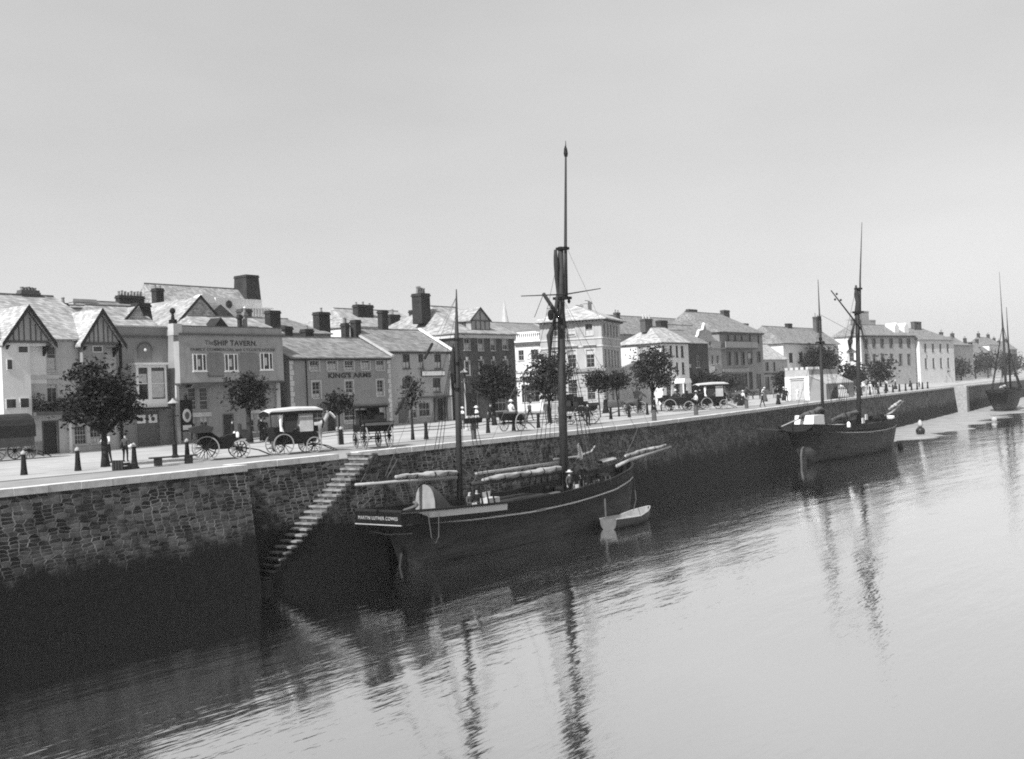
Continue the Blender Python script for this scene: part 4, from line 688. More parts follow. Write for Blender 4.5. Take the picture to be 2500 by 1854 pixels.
lamp('street_lamp', 'dark street lamp with white cap beside the tavern sign board', 36.4, 50.9, 3.05, 'iron', 'cap_white')
lamp('street_lamp', 'pale painted lamp post between two men in white caps', 63.8, 52.7, 4.5, 'timber_pale', 'cap_white')
lamp('street_lamp', 'lamp with white-topped lantern at the left of the spreading tree', 79.0, 58.3, 4.1, 'iron_grey', 'cap_white')
t = thing('plank_bench', 'low plank bench on block legs beside the landau', 'bench', (31.9,44.75,0), R(-16)); mb = MB(); mb.box(-1.15,-.16,.36,1.15,.16,.43); mb.build('seat', 'timber_dark', t)
for u in (-.75,.75): mb = MB(); mb.box(u-.16,-.14,0,u+.16,.14,.359); mb.build('leg', 'timber_dark', t)
t = thing('wooden_crate', 'broken dark crate with slatted side lying open by the bollard', 'crate', (29.0,44.6,0), .3); mb = MB(); [mb.box(-.32,-.3+k*.16,0,-.26,-.18+k*.16,.46) for k in range(4)]; mb.box(-.26,-.3,0,.3,.3,.05); [mb.box(-.26,-.31,.06+k*.15,.3-.1*k,-.28,.18+k*.15) for k in range(2)]; mb.build('box', 'timber_dark', t)
mb = MB()
for k in range(3): mb.tube([(29.62+.27*(1-.2*k)*math.cos(a*.5), 44.7+.27*(1-.2*k)*math.sin(a*.5), .05+k*.08+.02*math.sin(a*2)) for a in range(14)], .05, 5)
tag(mb.build('rope_coil', 'rope_dark'), 'dark coiled rope heap lying against the broken crate', 'rope')
t = thing('post_trough', 'dark trough of pale plants mounted on a single post at the quay edge', 'planter', (51.4,41.9,0), R(-5)); mb = MB(); mb.box(-.12,-.1,0,.12,.1,1.0); mb.build('post', 'timber_mid', t); mb = MB(); mb.prism([(-.55,1.0),(.55,1.0),(.62,1.3),(-.62,1.3)], -.2, .2); mb.build('trough', 'black_paint', t)
mb = MB()
for k in range(7): mb.lathe([(.03,0),(.09,.06),(.07,.16),(.01,.2)], (-.48+k*.16, random.uniform(-.08,.08), 1.26), 6)
mb.build('plants', 'sail', t)
# ---------------------------------------------------------------- figures (skin-modifier bodies)
def skin_mesh(name, bones, mats, sub=1):
    # bones: chains of (x,y,z,r) with a material index for the faces nearest to each chain
    vs = []; es = []; rad = []; segs = []; idx = {}
    for mi, ch in bones:
        prev = None
        for (x,y,z,r_) in ch:
            k = (round(x,3),round(y,3),round(z,3))
            if k not in idx: idx[k] = len(vs); vs.append((x,y,z)); rad.append(r_)
            i = idx[k]
            if prev is not None and prev != i: es.append((prev,i)); segs.append((mi,Vector(vs[prev]),Vector(vs[i])))
            prev = i
    me = bpy.data.meshes.new(name); me.from_pydata(vs, es, []); o = bpy.data.objects.new(name, me); COL.objects.link(o)
    md = o.modifiers.new('skin', 'SKIN'); md.use_smooth_shade = True; sk = me.skin_vertices[0].data
    for i, r_ in enumerate(rad): sk[i].radius = (r_, r_); sk[i].use_root = (i == 0)
    if sub: o.modifiers.new('sub', 'SUBSURF').levels = sub
    dg = bpy.context.evaluated_depsgraph_get(); m2 = bpy.data.meshes.new_from_object(o.evaluated_get(dg)); bpy.data.objects.remove(o)
    for q in mats: m2.materials.append(MATS[q])
    for p in m2.polygons:
        c = p.center; best = 9e9
        for mi, a, b in segs:
            d = b-a; t = max(0, min(1, (c-a).dot(d)/max(d.length_squared, 1e-9))); l = (a+d*t-c).length
            if l < best: best = l; p.material_index = mi
        p.use_smooth = True
    m2.name = name; return m2
def body(pose):
    # materials: 0 skin, 1 upper garment, 2 lower garment, 3 boots
    lean = {'stand':0,'walk':.04,'lean':.16,'sit':.03,'hip':0}[pose]; P = .92 if pose != 'sit' else .50
    def up(h, y=0): return (0, y+lean*(h), P+h)
    ch = [(2, [(0,0,P,.135),(0,lean*.1,P+.1,.13)]), (1, [(0,lean*.1,P+.1,.13),(0,lean*.3,P+.26,.135),(0,lean*.45,P+.43,.15),(0,lean*.52,P+.52,.075)]),
          (0, [(0,lean*.52,P+.52,.055),(0,lean*.58+.01,P+.58,.06),(0,lean*.68+.02,P+.67,.098),(0,lean*.76+.01,P+.76,.075)]), (0, [(0,lean*.68+.02,P+.67,.098),(0,lean*.68+.125,P+.655,.018)])]
    for s in (-1, 1):
        st = {'walk': .22*s, 'lean': .12*s, 'hip': .05*s, 'stand': .02*s}.get(pose, 0)
        if pose == 'sit': ch += [(2, [(0,0,P,.135),(.1*s,.06,P-.01,.1),(.12*s,.42,P+.02,.075),(.12*s,.44,P-.2,.06),(.12*s,.43,.1,.05)]), (3, [(.12*s,.43,.1,.05),(.12*s,.47,.04,.05),(.13*s,.6,.04,.04)])]
        else: ch += [(2, [(0,0,P,.135),(.1*s,st*.15,P-.08,.1),(.11*s,st*.7+.02,.49,.068),(.11*s,st*1.25-.02,.12,.05)]), (3, [(.11*s,st*1.25-.02,.12,.05),(.11*s,st*1.25,.05,.055),(.12*s,st*1.25+.14,.04,.042)])]
        sh = (.19*s, lean*.43, P+.43, .066); ax = -st*.5
        if pose == 'sit': hand = (.14*s,.3,P+.12); el = (.25*s,.06,P+.16)
        elif pose == 'hip': hand = (.17*s,.1,P+.06); el = (.36*s,-.06,P+.2)
        elif pose == 'lean': hand = (.2*s,.36,P+.2); el = (.24*s,.16,P+.2)
        else: hand = (.27*s,ax+.06,P-.06); el = (.26*s,ax*.5-.02,P+.17)
        ch.append((1, [(0,lean*.45,P+.43,.15),sh,el+(.05,),hand+(.036,)])); d = Vector(hand)-Vector(el); d.normalize(); h = Vector(hand); q = d.cross(Vector((s,0,0))).normalized() if abs(d.x) < .9 else Vector((0,1,0)); palm = h+d*.07
        ch.append((0, [hand+(.036,), tuple(palm)+(.036,)]))
        for k in range(4):
            b_ = palm+q*(-.03+.02*k); L_ = (.07,.08,.075,.06)[k]; ch.append((0, [tuple(palm)+(.036,), tuple(b_+d*.035)+(.0095,), tuple(b_+d*(.035+L_*.6))+(.009,), tuple(b_+d*(.03+L_)-Vector((s*.02,0,0)))+(.008,)]))
        ch.append((0, [tuple(palm)+(.036,), tuple(palm+q*.05+d*.005)+(.011,), tuple(palm+q*.06+d*.045)+(.009,)]))
    return ch
BODY = {}
def person(pose, label, x, y, rot, upper='cloth_dark', lower='cloth_dark', hat=('cap','cloth_dark'), h=1.0, z=None, skirt=None, extra=None):
    key = (pose, upper, lower)
    if key not in BODY: BODY[key] = skin_mesh('person_body', body(pose), ['skin', upper, lower, 'boots'])
    t = thing('person', label, 'person', (x, y, gz(x,y) if z is None else z), rot, 'people about the quay'); t.scale = (h,)*3
    o = bpy.data.objects.new('body', BODY[key]); COL.objects.link(o); o.parent = t
    P = .92 if pose != 'sit' else .50; lean = {'lean':.16,'walk':.04,'sit':.03}.get(pose, 0); c = (0, lean*.76+.01, P+.74)
    if hat:
        mb = MB()
        if hat[0] == 'cap': mb.lathe([(.115,0),(.125,.04),(.10,.1),(.02,.12)], c, 10); mb.box(-.07,c[1]+.09,c[2]-.01,.07,c[1]+.19,c[2]+.012)
        elif hat[0] == 'brim': mb.lathe([(.22,0),(.22,.015),(.11,.03),(.105,.11),(.02,.13)], c, 12)
        elif hat[0] == 'bowler': mb.lathe([(.17,0),(.16,.015),(.105,.02),(.1,.1),(.04,.14)], c, 10)
        mb.build('hat', hat[1], t)
    if skirt: mb = MB(); mb.lathe([(.14,P+.16),(.2,P-.05),(.3,.4),(.38,.05),(.36,.03)], (0,.0,0), 14); mb.build('skirt', skirt, t, True)
    if extra: extra(t)
    return t
Hd = ('cap','cloth_dark')
person('lean', 'man in white shirt and dark trousers leaning by the big tree trunk', 32.6, 51.4, R(115), 'cloth_light', 'cloth_dark', ('brim','cloth_mid'))
person('stand', 'boy in dark jacket holding a white parcel, right of the big tree trunk', 33.6, 51.2, R(200), 'cloth_mid', 'cloth_dark', Hd, .86, extra=lambda t: MBpart(t))if False else None
def parcel(t): mb = MB(); mb.lathe([(.05,-.14),(.16,-.06),(.16,.06),(.05,.14)], (.3,.1,.95), 8); mb.build('parcel', 'cloth_light', t, True)
person('stand', 'boy in dark jacket holding a white parcel, right of the big tree trunk', 33.6, 51.3, R(-60), 'cloth_mid', 'cloth_dark', Hd, .86, extra=parcel)
person('stand', 'dark-coated man left of the tree at the tavern door', 50.9, 64.2, R(-120), 'cloth_dark', 'cloth_dark', ('bowler','cloth_dark'), .98)
person('hip', 'dark-coated man right of the tree at the tavern door', 52.6, 63.0, R(-90), 'cloth_dark', 'cloth_dark', ('bowler','cloth_dark'))
person('stand', 'woman in dark dress at the tavern ground window', 53.4, 63.6, R(-60), 'cloth_dark', 'cloth_dark', ('brim','cloth_dark'), .95, skirt='cloth_dark')
def collar(t): mb = MB(); mb.lathe([(.21,1.2),(.2,1.33),(.1,1.44)], (0,0,0), 10); mb.build('collar', 'white_paint', t, True)
person('stand', 'sailor in white cap and collar left of the pale lamp post', 66.6, 55.4, R(150), 'cloth_mid', 'cloth_mid', ('brim','white_paint'), 1.0, extra=collar)
person('stand', 'sailor in white cap and dark coat right of the pale lamp post', 66.9, 54.2, R(170), 'cloth_dark', 'cloth_dark', ('brim','white_paint'), 1.02, extra=collar)
person('walk', 'dark-suited man walking left of the spreading tree behind the main mast', 82.0, 60.0, R(-100), 'cloth_mid', 'cloth_dark', ('bowler','cloth_dark'))
person('stand', 'grey-clothed man under the spreading tree behind the main mast', 85.0, 60.2, R(-60), 'cloth_mid', 'cloth_mid', Hd)
person('stand', 'dark man standing at the wheel of the high wagon', 68.0, 44.4, R(-90), 'cloth_dark', 'cloth_dark', Hd)
person('walk', 'dark man walking under the round-crowned tree', 95.2, 54.2, R(-150), 'cloth_dark', 'cloth_dark', ('bowler','cloth_dark'))
person('stand', 'white-shirted man in straw hat beside the round-crowned tree', 97.4, 57.2, R(-90), 'cloth_light', 'cloth_mid', ('brim','straw'))
person('hip', 'white-shirted man standing between wagonette and white-canopied wagon', 103.6, 53.9, R(-120), 'cloth_light', 'cloth_dark', Hd, 1.08)
def sunshade(t): mb = MB(); mb.lathe([(.62,1.95),(.55,2.1),(.3,2.27),(.02,2.34)], (.05,.15,0), 12); q = mb.build('parasol', 'cloth_dark', t); m2 = MB(); m2.tube([(.18,.2,1.0),(.05,.15,2.3)], .015, 5); m2.build('handle', 'timber_dark', q)
person('stand', 'woman in dark dress under a black parasol', 117.0, 55.2, R(-120), 'cloth_dark', 'cloth_dark', ('brim','cloth_light'), 1.0, skirt='cloth_dark', extra=sunshade)
person('stand', 'woman in white blouse and hat behind the black parasol', 121.5, 56.9, R(-100), 'cloth_light', 'cloth_dark', ('brim','cloth_light'), 1.0, skirt='cloth_dark')
person('walk', 'boy striding near the quay edge right of the black parasol', 108.7, 48.7, R(-140), 'cloth_dark', 'cloth_dark', Hd, .86)
person('stand', 'girl in dark frock standing alone near the quay edge', 118.0, 50.9, R(-100), 'cloth_dark', 'cloth_dark', None, .8, skirt='cloth_dark')
person('stand', 'woman in white hat walking behind the striding boy', 137.0, 61.0, R(-100), 'cloth_mid', 'cloth_dark', ('brim','cloth_light'), 1.1, skirt='cloth_mid')
person('stand', 'dark man against the left pier of the lodge', 131.6, 55.6, R(-90), 'cloth_dark', 'cloth_dark', Hd, 1.0)
person('lean', 'man in white leaning by the lodge door', 134.6, 55.4, R(-60), 'cloth_light', 'cloth_light', None, 1.0)
person('stand', 'woman in white standing by the lodge door', 134.8, 56.6, R(-90), 'cloth_light', 'cloth_light', ('brim','cloth_light'), .95, skirt='cloth_light')
rnd = random.Random(5)
FIG = [(78,61.5,'dark','crossing the road behind the two-wheeled cart shafts'),(90.5,60,'light','beyond the lollipop trees'),(98.5,62,'dark','in the road before the white corner house'),(107,58.8,'light','beside the dark horse by the fringed canopy'),(119.5,59.5,'dark','between the parasol and the landau'),(121,62.5,'light','walking behind the women by the parasol'),(134.5,64,'dark','near the landau wheels before the hotel'),(140,59.5,'dark','just left of the lodge roadside'),(112,60.5,'dark','left of the landau before the hotel'),(124,64.5,'light','at the hotel shopfront'),(128,66,'dark','by the hotel doorway bush'),(146,63,'dark','between hotel and lodge'),(149,66.5,'light','near the upright tree by the lodge'),(113.5,58.3,'dark','just right of the fringed canopy'),(158,60,'light','beside the lodge arch'),(162,58,'dark','past the lodge arch, facing the river'),(171,64,'dark','left of the near clipped tree'),(176,60,'light','by the seventh row post'),(183,66,'dark','under the near clipped tree'),(190,62,'dark','between the far row posts'),(196,68,'light','beyond the row posts with white skirt'),(205,70,'dark','below the white terrace'),(214,68,'dark','before the quay jut'),(221,72,'light','white-clad above the quay jut'),(236,70,'light','pale on the far quay end'),(243,74,'dark','dark on the far quay end')]
for x, y, tone, where in FIG:
    lady = rnd.random() < .5; u = 'cloth_light' if tone == 'light' else 'cloth_dark'
    person('stand', ('woman' if lady else 'man')+(' in light clothes ' if tone == 'light' else ' in dark clothes ')+where, x, y, rnd.uniform(-3, 3), u, 'cloth_dark', ('brim','cloth_light' if rnd.random() < .5 else 'cloth_dark'), 1.05, skirt=('cloth_light' if tone == 'light' else 'cloth_dark') if lady else None)
# ---------------------------------------------------------------- animals
def horse_mesh(mat):
    ch = [(0, [(-.75,0,1.35,.2),(-.6,0,1.33,.3),(-.15,0,1.28,.29),(.3,0,1.27,.32),(.55,0,1.33,.27),(.72,0,1.5,.2),(.88,0,1.75,.14),(.98,0,1.98,.12),(1.1,0,2.02,.12),(1.28,0,1.86,.085),(1.42,0,1.7,.075),(1.48,0,1.63,.06)])]
    for s in (-1, 1):
        ch.append((0, [(.98,0,1.98,.12),(.97,.07*s,2.12,.03),(.98,.08*s,2.2,.012)]))
        ch.append((0, [(-.6,0,1.33,.3),(-.6,.15*s,1.1,.19),(-.45,.15*s,.86,.12),(-.68,.15*s,.55,.065),(-.64,.15*s,.15,.048),(-.58,.15*s,.04,.065)]))
        ch.append((0, [(.3,0,1.27,.32),(.45,.14*s,1.05,.15),(.47,.14*s,.62,.07),(.46,.14*s,.15,.045),(.5,.14*s,.04,.065)]))
    ch.append((1, [(-.75,0,1.35,.2),(-.92,0,1.25,.06),(-.98,0,.95,.07),(-.97,0,.65,.03)]))
    return skin_mesh('horse_body', ch, [mat, 'horse_dark'])
HM = {}
def horse(label, x, y, rot, mat='horse_dark', blaze=False, sc=1.0):
    if mat not in HM: HM[mat] = horse_mesh(mat)
    t = thing('horse', label, 'horse', (x,y,gz(x,y)), rot, 'carriage horses'); t.scale = (sc,)*3
    o = bpy.data.objects.new('body', HM[mat]); COL.objects.link(o); o.parent = t
    mb = MB(); [mb.tube([(.62+.06*math.cos(a*.5235)*1.0-.02, .27*math.sin(a*.5235), 1.42+.3*math.cos(a*.5235)), (.62+.06*math.cos((a+1)*.5235)-.02, .27*math.sin((a+1)*.5235), 1.42+.3*math.cos((a+1)*.5235))], .05, 6) for a in range(12)]; mb.build('collar', 'black_paint', t)
    mb = MB(); mb.tube([(1.0,.13,2.0),(1.2,.12,1.8),(1.4,.085,1.66)], .018, 5); mb.tube([(1.0,-.13,2.0),(1.2,-.12,1.8),(1.4,-.085,1.66)], .018, 5); mb.tube([(1.4,.085,1.66),(1.45,0,1.72),(1.4,-.085,1.66)], .018, 5); mb.build('bridle', 'black_paint', t)
    mb = MB(); mb.tube([(.6,0,1.66),(.8,0,1.85),(.97,0,2.1),(1.05,0,2.16)], [.05,.05,.05,.03], 6); mb.build('mane', 'horse_dark', t)
    if blaze: mb = MB(); mb.tube([(1.12,0,2.1),(1.3,0,1.93),(1.44,0,1.77)], [.05,.06,.05], 6); mb.build('blaze', 'white_paint', t)
    return t
horse('grey horse with white blaze standing in front of the canopied wagonette', 42.9, 47.0, R(-25), 'horse_grey', True)
horse('dark horse harnessed under the round-crowned tree', 94.0, 56.0, R(-60)); horse('dark horse in the crowd behind the black parasol', 126, 59.5, R(-90)); horse('dark horse before the low shop', 150, 68, R(-90)); horse('dark horse at the far clipped trees', 180, 70, R(-80))
dg_ = [(0, [(-.28,0,.36,.07),(-.1,0,.36,.1),(.15,0,.37,.11),(.26,0,.46,.07),(.32,0,.56,.06),(.40,0,.56,.06),(.5,0,.53,.035)]), (0, [(-.28,0,.36,.07),(-.36,0,.46,.025),(-.42,0,.6,.018)])]
for s in (-1, 1): dg_ += [(0, [(-.1,0,.36,.1),(-.24,.06*s,.26,.055),(-.2,.06*s,.18,.035),(-.26,.06*s,.1,.022),(-.24,.06*s,.02,.025)]), (0, [(.15,0,.37,.11),(.18,.06*s,.24,.045),(.18,.06*s,.02,.024)]), (0, [(.40,0,.56,.06),(.36,.05*s,.6,.02),(.34,.07*s,.55,.015)])]
t = thing('dog', 'small white dog trotting past the inn window', 'dog', (68.1,67.6,gz(68.1,67.6)), R(175)); t.scale = (1.5,)*3; o = bpy.data.objects.new('body', skin_mesh('dog_body', dg_, ['dog_white'])); COL.objects.link(o); o.parent = t
# ---------------------------------------------------------------- carriages
def wheel(t, x, y, r_, rot=0, n=12, mat='rim_dusty', tilt=0):
    M = Matrix.Translation((x, y, r_)) @ Matrix.Rotation(rot, 4, 'Z'); mb = MB(M); ns = 24
    ring = lambda ra, yy: [(ra*math.cos(2*math.pi*k/ns), yy, ra*math.sin(2*math.pi*k/ns)) for k in range(ns)]
    mb.loft([ring(r_,-.03), ring(r_,.03), ring(r_-.055,.03), ring(r_-.055,-.03), ring(r_,-.03)], True); w_ = mb.build('wheel', mat, t)
    m2 = MB(M)
    for k in range(n): a = 2*math.pi*k/n; m2.tube([(.06*math.cos(a),0,.06*math.sin(a)), ((r_-.05)*math.cos(a),0,(r_-.05)*math.sin(a))], [.022,.016], 5)
    m2.lathe([(.06,-.12),(.085,-.05),(.085,.05),(.05,.13)], (0,0,0), 8, 'y'); m2.build('spokes', 'iron', w_); return w_
def carriage(kind, label, x, y, rot, sc=1.0):
    t = thing({'landau':'landau','canopy':'canopied_wagonette','cart':'two_wheeled_cart','brake':'wagonette','wagon':'high_wagon','van':'covered_van','gig':'gig'}[kind], label, 'carriage' if kind != 'van' else 'van', (x,y,gz(x,y)), rot, 'horse-drawn vehicles on the quay'); t.scale = (sc,)*3
    def pt(name, mat, fn, parent=None, sm=False): mb = MB(); fn(mb); return mb.build(name, mat, parent or t, sm)
    tr = .72
    if kind == 'cart':
        for s in (-1, 1): wheel(t, 0, tr*s, .63)
        pt('body', 'black_paint', lambda mb: (mb.prism([(-.8,.85),(.7,.72),(.85,1.15),(-.95,1.3)], -.55, .55), mb.box(-.4,-.6,.58,.4,.6,.68))); pt('seat', 'timber_mid', lambda mb: mb.box(-.35,-.5,1.3,.05,.5,1.4)); pt('axle', 'iron', lambda mb: mb.tube([(0,-.7,.63),(0,.7,.63)], .035, 6))
        for s in (-1, 1): pt('shaft', 'timber_mid', lambda mb: mb.tube([(.7,.45*s,.8),(1.6,.4*s,.5),(2.4,.35*s,.08)], .035, 6))
        return t
    L = {'landau':1.55,'canopy':1.75,'brake':1.7,'wagon':1.7,'van':1.9,'gig':1.2}[kind]; rr, rf_ = (.58,.45) if kind != 'wagon' else (.68,.5)
    for s in (-1, 1): wheel(t, -L/2, tr*s, rr); wheel(t, L/2, tr*.92*s, rf_, R(-14) if kind == 'landau' else 0)
    pt('undercarriage', 'iron', lambda mb: (mb.tube([(-L/2,-tr,rr),(-L/2,tr,rr)], .035, 6), mb.tube([(L/2,-tr*.9,rf_),(L/2,tr*.9,rf_)], .035, 6), mb.tube([(-L/2,0,rr),(L/2,0,rf_+.1)], .04, 6), [mb.tube([(-L/2+.45*math.cos(k*math.pi/6),s*.55,rr+.12+.16*math.sin(k*math.pi/6)) for k in range(7)], .025, 5) for s in (-1, 1)]))
    pt('shafts' if kind != 'van' else 'shafts', 'timber_dark', lambda mb: [mb.tube([(L/2,.3*s,rf_+.1),(L/2+.9,.33*s,.35),(L/2+1.5,.3*s,.06)], .03, 6) for s in (-1, 1)])
    if kind == 'landau':
        pt('body', 'black_paint', lambda mb: mb.prism([(-1.2,1.3),(-1.0,.75),(-.5,.5),(.25,.5),(.6,.8),(.78,1.15),(.66,1.2),(.25,1.15),(-.15,1.02),(-.5,1.3)], -.62, .62)); pt('folded_hood', 'canvas_dark', lambda mb: mb.prism([(-1.4,1.31),(-.5,1.32),(-.42,1.55),(-.9,1.7),(-1.48,1.55)], -.68, .68)); pt('box_seat', 'canvas_dark', lambda mb: (mb.box(.8,-.45,.95,1.2,.45,1.35), mb.box(.8,-.45,1.35,.88,.45,1.65)))
        for s in (-1, 1): pt('mudguard', 'black_paint', lambda mb: mb.loft([[(-L/2+(rr+.1)*math.cos(a), s*(tr-.1), rr+(rr+.1)*math.sin(a)), (-L/2+(rr+.1)*math.cos(a), s*(tr+.14), rr+(rr+.1)*math.sin(a))] for a in [R(30+12*k) for k in range(11)]]))
        for s in (-1, 1): pt('carriage_lamp', 'white_trim', lambda mb: mb.lathe([(.05,0),(.08,.05),(.08,.2),(.03,.28)], (.66,.62*s,1.0), 6))
    elif kind in ('canopy', 'brake'):
        pt('body', 'black_paint', lambda mb: mb.prism([(-1.4,1.5),(-1.2,.62),(.95,.62),(1.15,1.0),(1.0,1.22),(-.85,1.22),(-.95,1.52)], -.66, .66)); pt('seat', 'canvas_dark', lambda mb: (mb.box(-1.0,-.6,1.182,.7,-.3,1.32), mb.box(-1.0,.3,1.182,.7,.6,1.32))); pt('driver_seat', 'black_paint', lambda mb: (mb.box(.75,-.5,1.185,1.2,.5,1.5), mb.box(.75,-.5,1.5,.85,.5,1.85))); pt('rear_step', 'timber_mid', lambda mb: (mb.box(-1.5,-.3,.35,-1.2,.3,.4), mb.box(-1.24,-.3,.4,-1.2,.3,.75)))
        if kind == 'canopy':
            pt('canopy', 'stone_trim' , lambda mb: mb.loft([[(-1.7,s*.8,2.32),(-1.5,s*.8,2.42),(0,s*.8,2.5),(1.25,s*.8,2.46),(1.4,s*.8,2.4)] if abs(s) == 1 else [(-1.7,0,2.42),(-1.5,0,2.52),(0,0,2.6),(1.25,0,2.56),(1.4,0,2.5)] for s in (-1,0,1)]+[[(-1.7,.8,2.25),(-1.5,.8,2.32),(0,.8,2.38),(1.25,.8,2.36),(1.4,.8,2.32)],[(-1.7,-.8,2.25),(-1.5,-.8,2.32),(0,-.8,2.38),(1.25,-.8,2.36),(1.4,-.8,2.32)],[(-1.7,-.8,2.32),(-1.5,-.8,2.42),(0,-.8,2.5),(1.25,-.8,2.46),(1.4,-.8,2.4)]]))
            pt('valance', 'black_paint', lambda mb: (mb.box(-1.6,-.83,2.2,1.38,-.805,2.35), mb.box(-1.6,.805,2.2,1.38,.83,2.35), mb.box(-1.72,-.8,2.1,-1.68,.8,2.3)))
            for u in (-1.1, .9):
                for s in (-1, 1): pt('canopy_post', 'iron', lambda mb: mb.tube([(u,.6*s,1.18),(u,.68*s,2.3)], .025, 6))
            pt('side_curtain', 'sail', lambda mb: mb.box(.1,-.66,1.2,.86,-.62,2.2)); pt('side_curtain', 'canvas_dark', lambda mb: mb.prism([(-.75,2.2),(.05,2.2),(-.1,1.5),(-.4,1.2),(-.75,1.2)], -.66, -.63)); pt('side_curtain', 'white_paint', lambda mb: mb.loft([[(-1.12,-.7,2.2),(-.98,-.74,2.2),(-.86,-.7,2.2)],[(-1.06,-.7,1.55),(-1.0,-.73,1.55),(-.93,-.7,1.55)],[(-1.06,-.7,1.3),(-.95,-.75,1.28),(-.82,-.7,1.22)]]))
        else:
            for k, u in enumerate((-.8,-.35,.1,.5)): pt('seat_back', 'canvas_dark', lambda mb: mb.box(u,-.55,1.32,u+.06,.55,1.62))
    elif kind == 'wagon':
        pt('body', 'black_paint', lambda mb: (mb.box(-1.15,-.75,.95,1.0,.75,1.32), mb.prism([(-1.2,1.0),(-1.15,1.0),(-1.3,1.5),(-1.36,1.5)], -.85, .85))); pt('high_seat', 'timber_dark', lambda mb: (mb.box(.0,-.7,1.325,.6,.7,1.7), mb.box(.5,-.7,1.7,.6,.7,2.15), mb.box(-.6,-.7,1.325,-.2,.7,1.62), mb.box(-.28,-.7,1.62,-.2,.7,1.95)))
        pt('tailboard', 'timber_mid', lambda mb: mb.box(-1.42,-.8,1.3,-1.37,.8,1.45))
        if sc < 1.05: pt('roof_frame', 'black_paint', lambda mb: (mb.box(-.5,-.85,2.25,.9,.85,2.36), [mb.tube([(u,v,1.3),(u,v,2.26)], .03, 6) for u in (-.4,.8) for v in (-.75,.75)], mb.box(.75,-.75,1.9,.8,-.1,2.25), mb.box(-.42,.1,1.4,-.38,.35,2.26)))
    elif kind == 'van':
        pt('body', 'timber_mid', lambda mb: mb.box(-1.7,-.78,.7,1.2,.78,1.2)); pt('tilt_cover', 'canvas_dark', lambda mb: mb.loft([[(u, .8*math.cos(k*math.pi/10), 1.2+1.25*math.sin(k*math.pi/10)**.6) for k in range(11)] for u in (-1.75,-1.2,-.6,0,.6,1.2,1.3)])); pt('tilt_end', 'shop_dark', lambda mb: mb.prism([(.76*math.cos(k*math.pi/10), 1.2+1.2*math.sin(k*math.pi/10)**.6) for k in range(11)], -1.7, -1.65, 'x'))
    elif kind == 'gig':
        pt('body', 'black_paint', lambda mb: mb.prism([(-.7,.8),(.5,.7),(.7,1.05),(.1,1.0),(-.1,1.25),(-.75,1.35)], -.5, .5)); pt('hood', 'canvas_dark', lambda mb: mb.prism([(-.8,1.3),(-.2,1.3),(.0,2.05),(-.4,2.2),(-.85,1.95)], -.55, .55))
    return t
carriage('van', 'covered goods van with canvas tilt standing by the gabled house', 34.1, 64.6, R(4), 1.15)
carriage('landau', 'open black landau with folded hood, wheels towards the river', 35.4, 45.5, R(-32), 1.08)
carriage('canopy', 'wagonette with long white canopy and looped side curtains', 39.3, 44.4, R(-22), .97)
carriage('wagon', 'high-seated cart seen from the rear at the top of the river steps', 43.4, 42.7, R(63))
carriage('cart', 'two-wheeled cart with its shafts resting on the ground', 61.4, 46.5, R(3))
carriage('wagon', 'tall dark wagon seen end-on behind the main mast', 70.6, 47.2, R(95), 1.12)
carriage('gig', 'hooded gig in the shade of the round-crowned tree', 96.2, 57.2, R(125), 1.1)
carriage('brake', 'black open wagonette crowded against the white-canopied wagon', 101.0, 54.6, R(-55), 1.15)
carriage('canopy', 'wagonette with fringed white canopy nearest the lodge', 105.4, 52.9, R(-40), 1.12)
carriage('landau', 'dark landau in the crowd before the hotel', 131.0, 62.2, R(150), 1.0)
carriage('brake', 'black open wagonette behind the fringed white canopy', 110.5, 57.5, R(-20), 1.1); carriage('landau', 'black landau waiting under the hotel bush', 146.0, 69.0, R(170), 1.1); carriage('cart', 'small two-wheeled cart standing before the low shop', 158.0, 68.0, R(200), 1.1)
horse('dark horse standing beyond the black landau', 127.5, 63.5, R(-120)); horse('dark horse between open wagonette and fringed canopy', 103.8, 57.5, R(-70))
carriage('gig', 'hooded gig waiting beside the far row posts', 186, 66, R(60), 1.1); carriage('brake', 'open wagonette beyond the clipped trees', 203, 72.5, R(20), 1.1); carriage('landau', 'landau parked below the white terrace', 216, 73, R(0), 1.1)
person('sit', 'woman in white seated on the two-wheeled cart', 61.3, 46.5, R(-90), 'cloth_light', 'cloth_light', ('brim','white_paint'), 1.0, z=.9, skirt=None)
person('sit', 'man in pale suit seated at the front of the fringed wagonette', 106.4, 52.0, R(-130), 'cloth_light', 'cloth_mid', ('brim','straw'), 1.05, z=.9)
person('sit', 'passenger in dark coat seated in the open wagonette', 101.0, 54.9, R(-60), 'cloth_mid', 'cloth_dark', ('brim','cloth_light'), 1.0, z=.95)
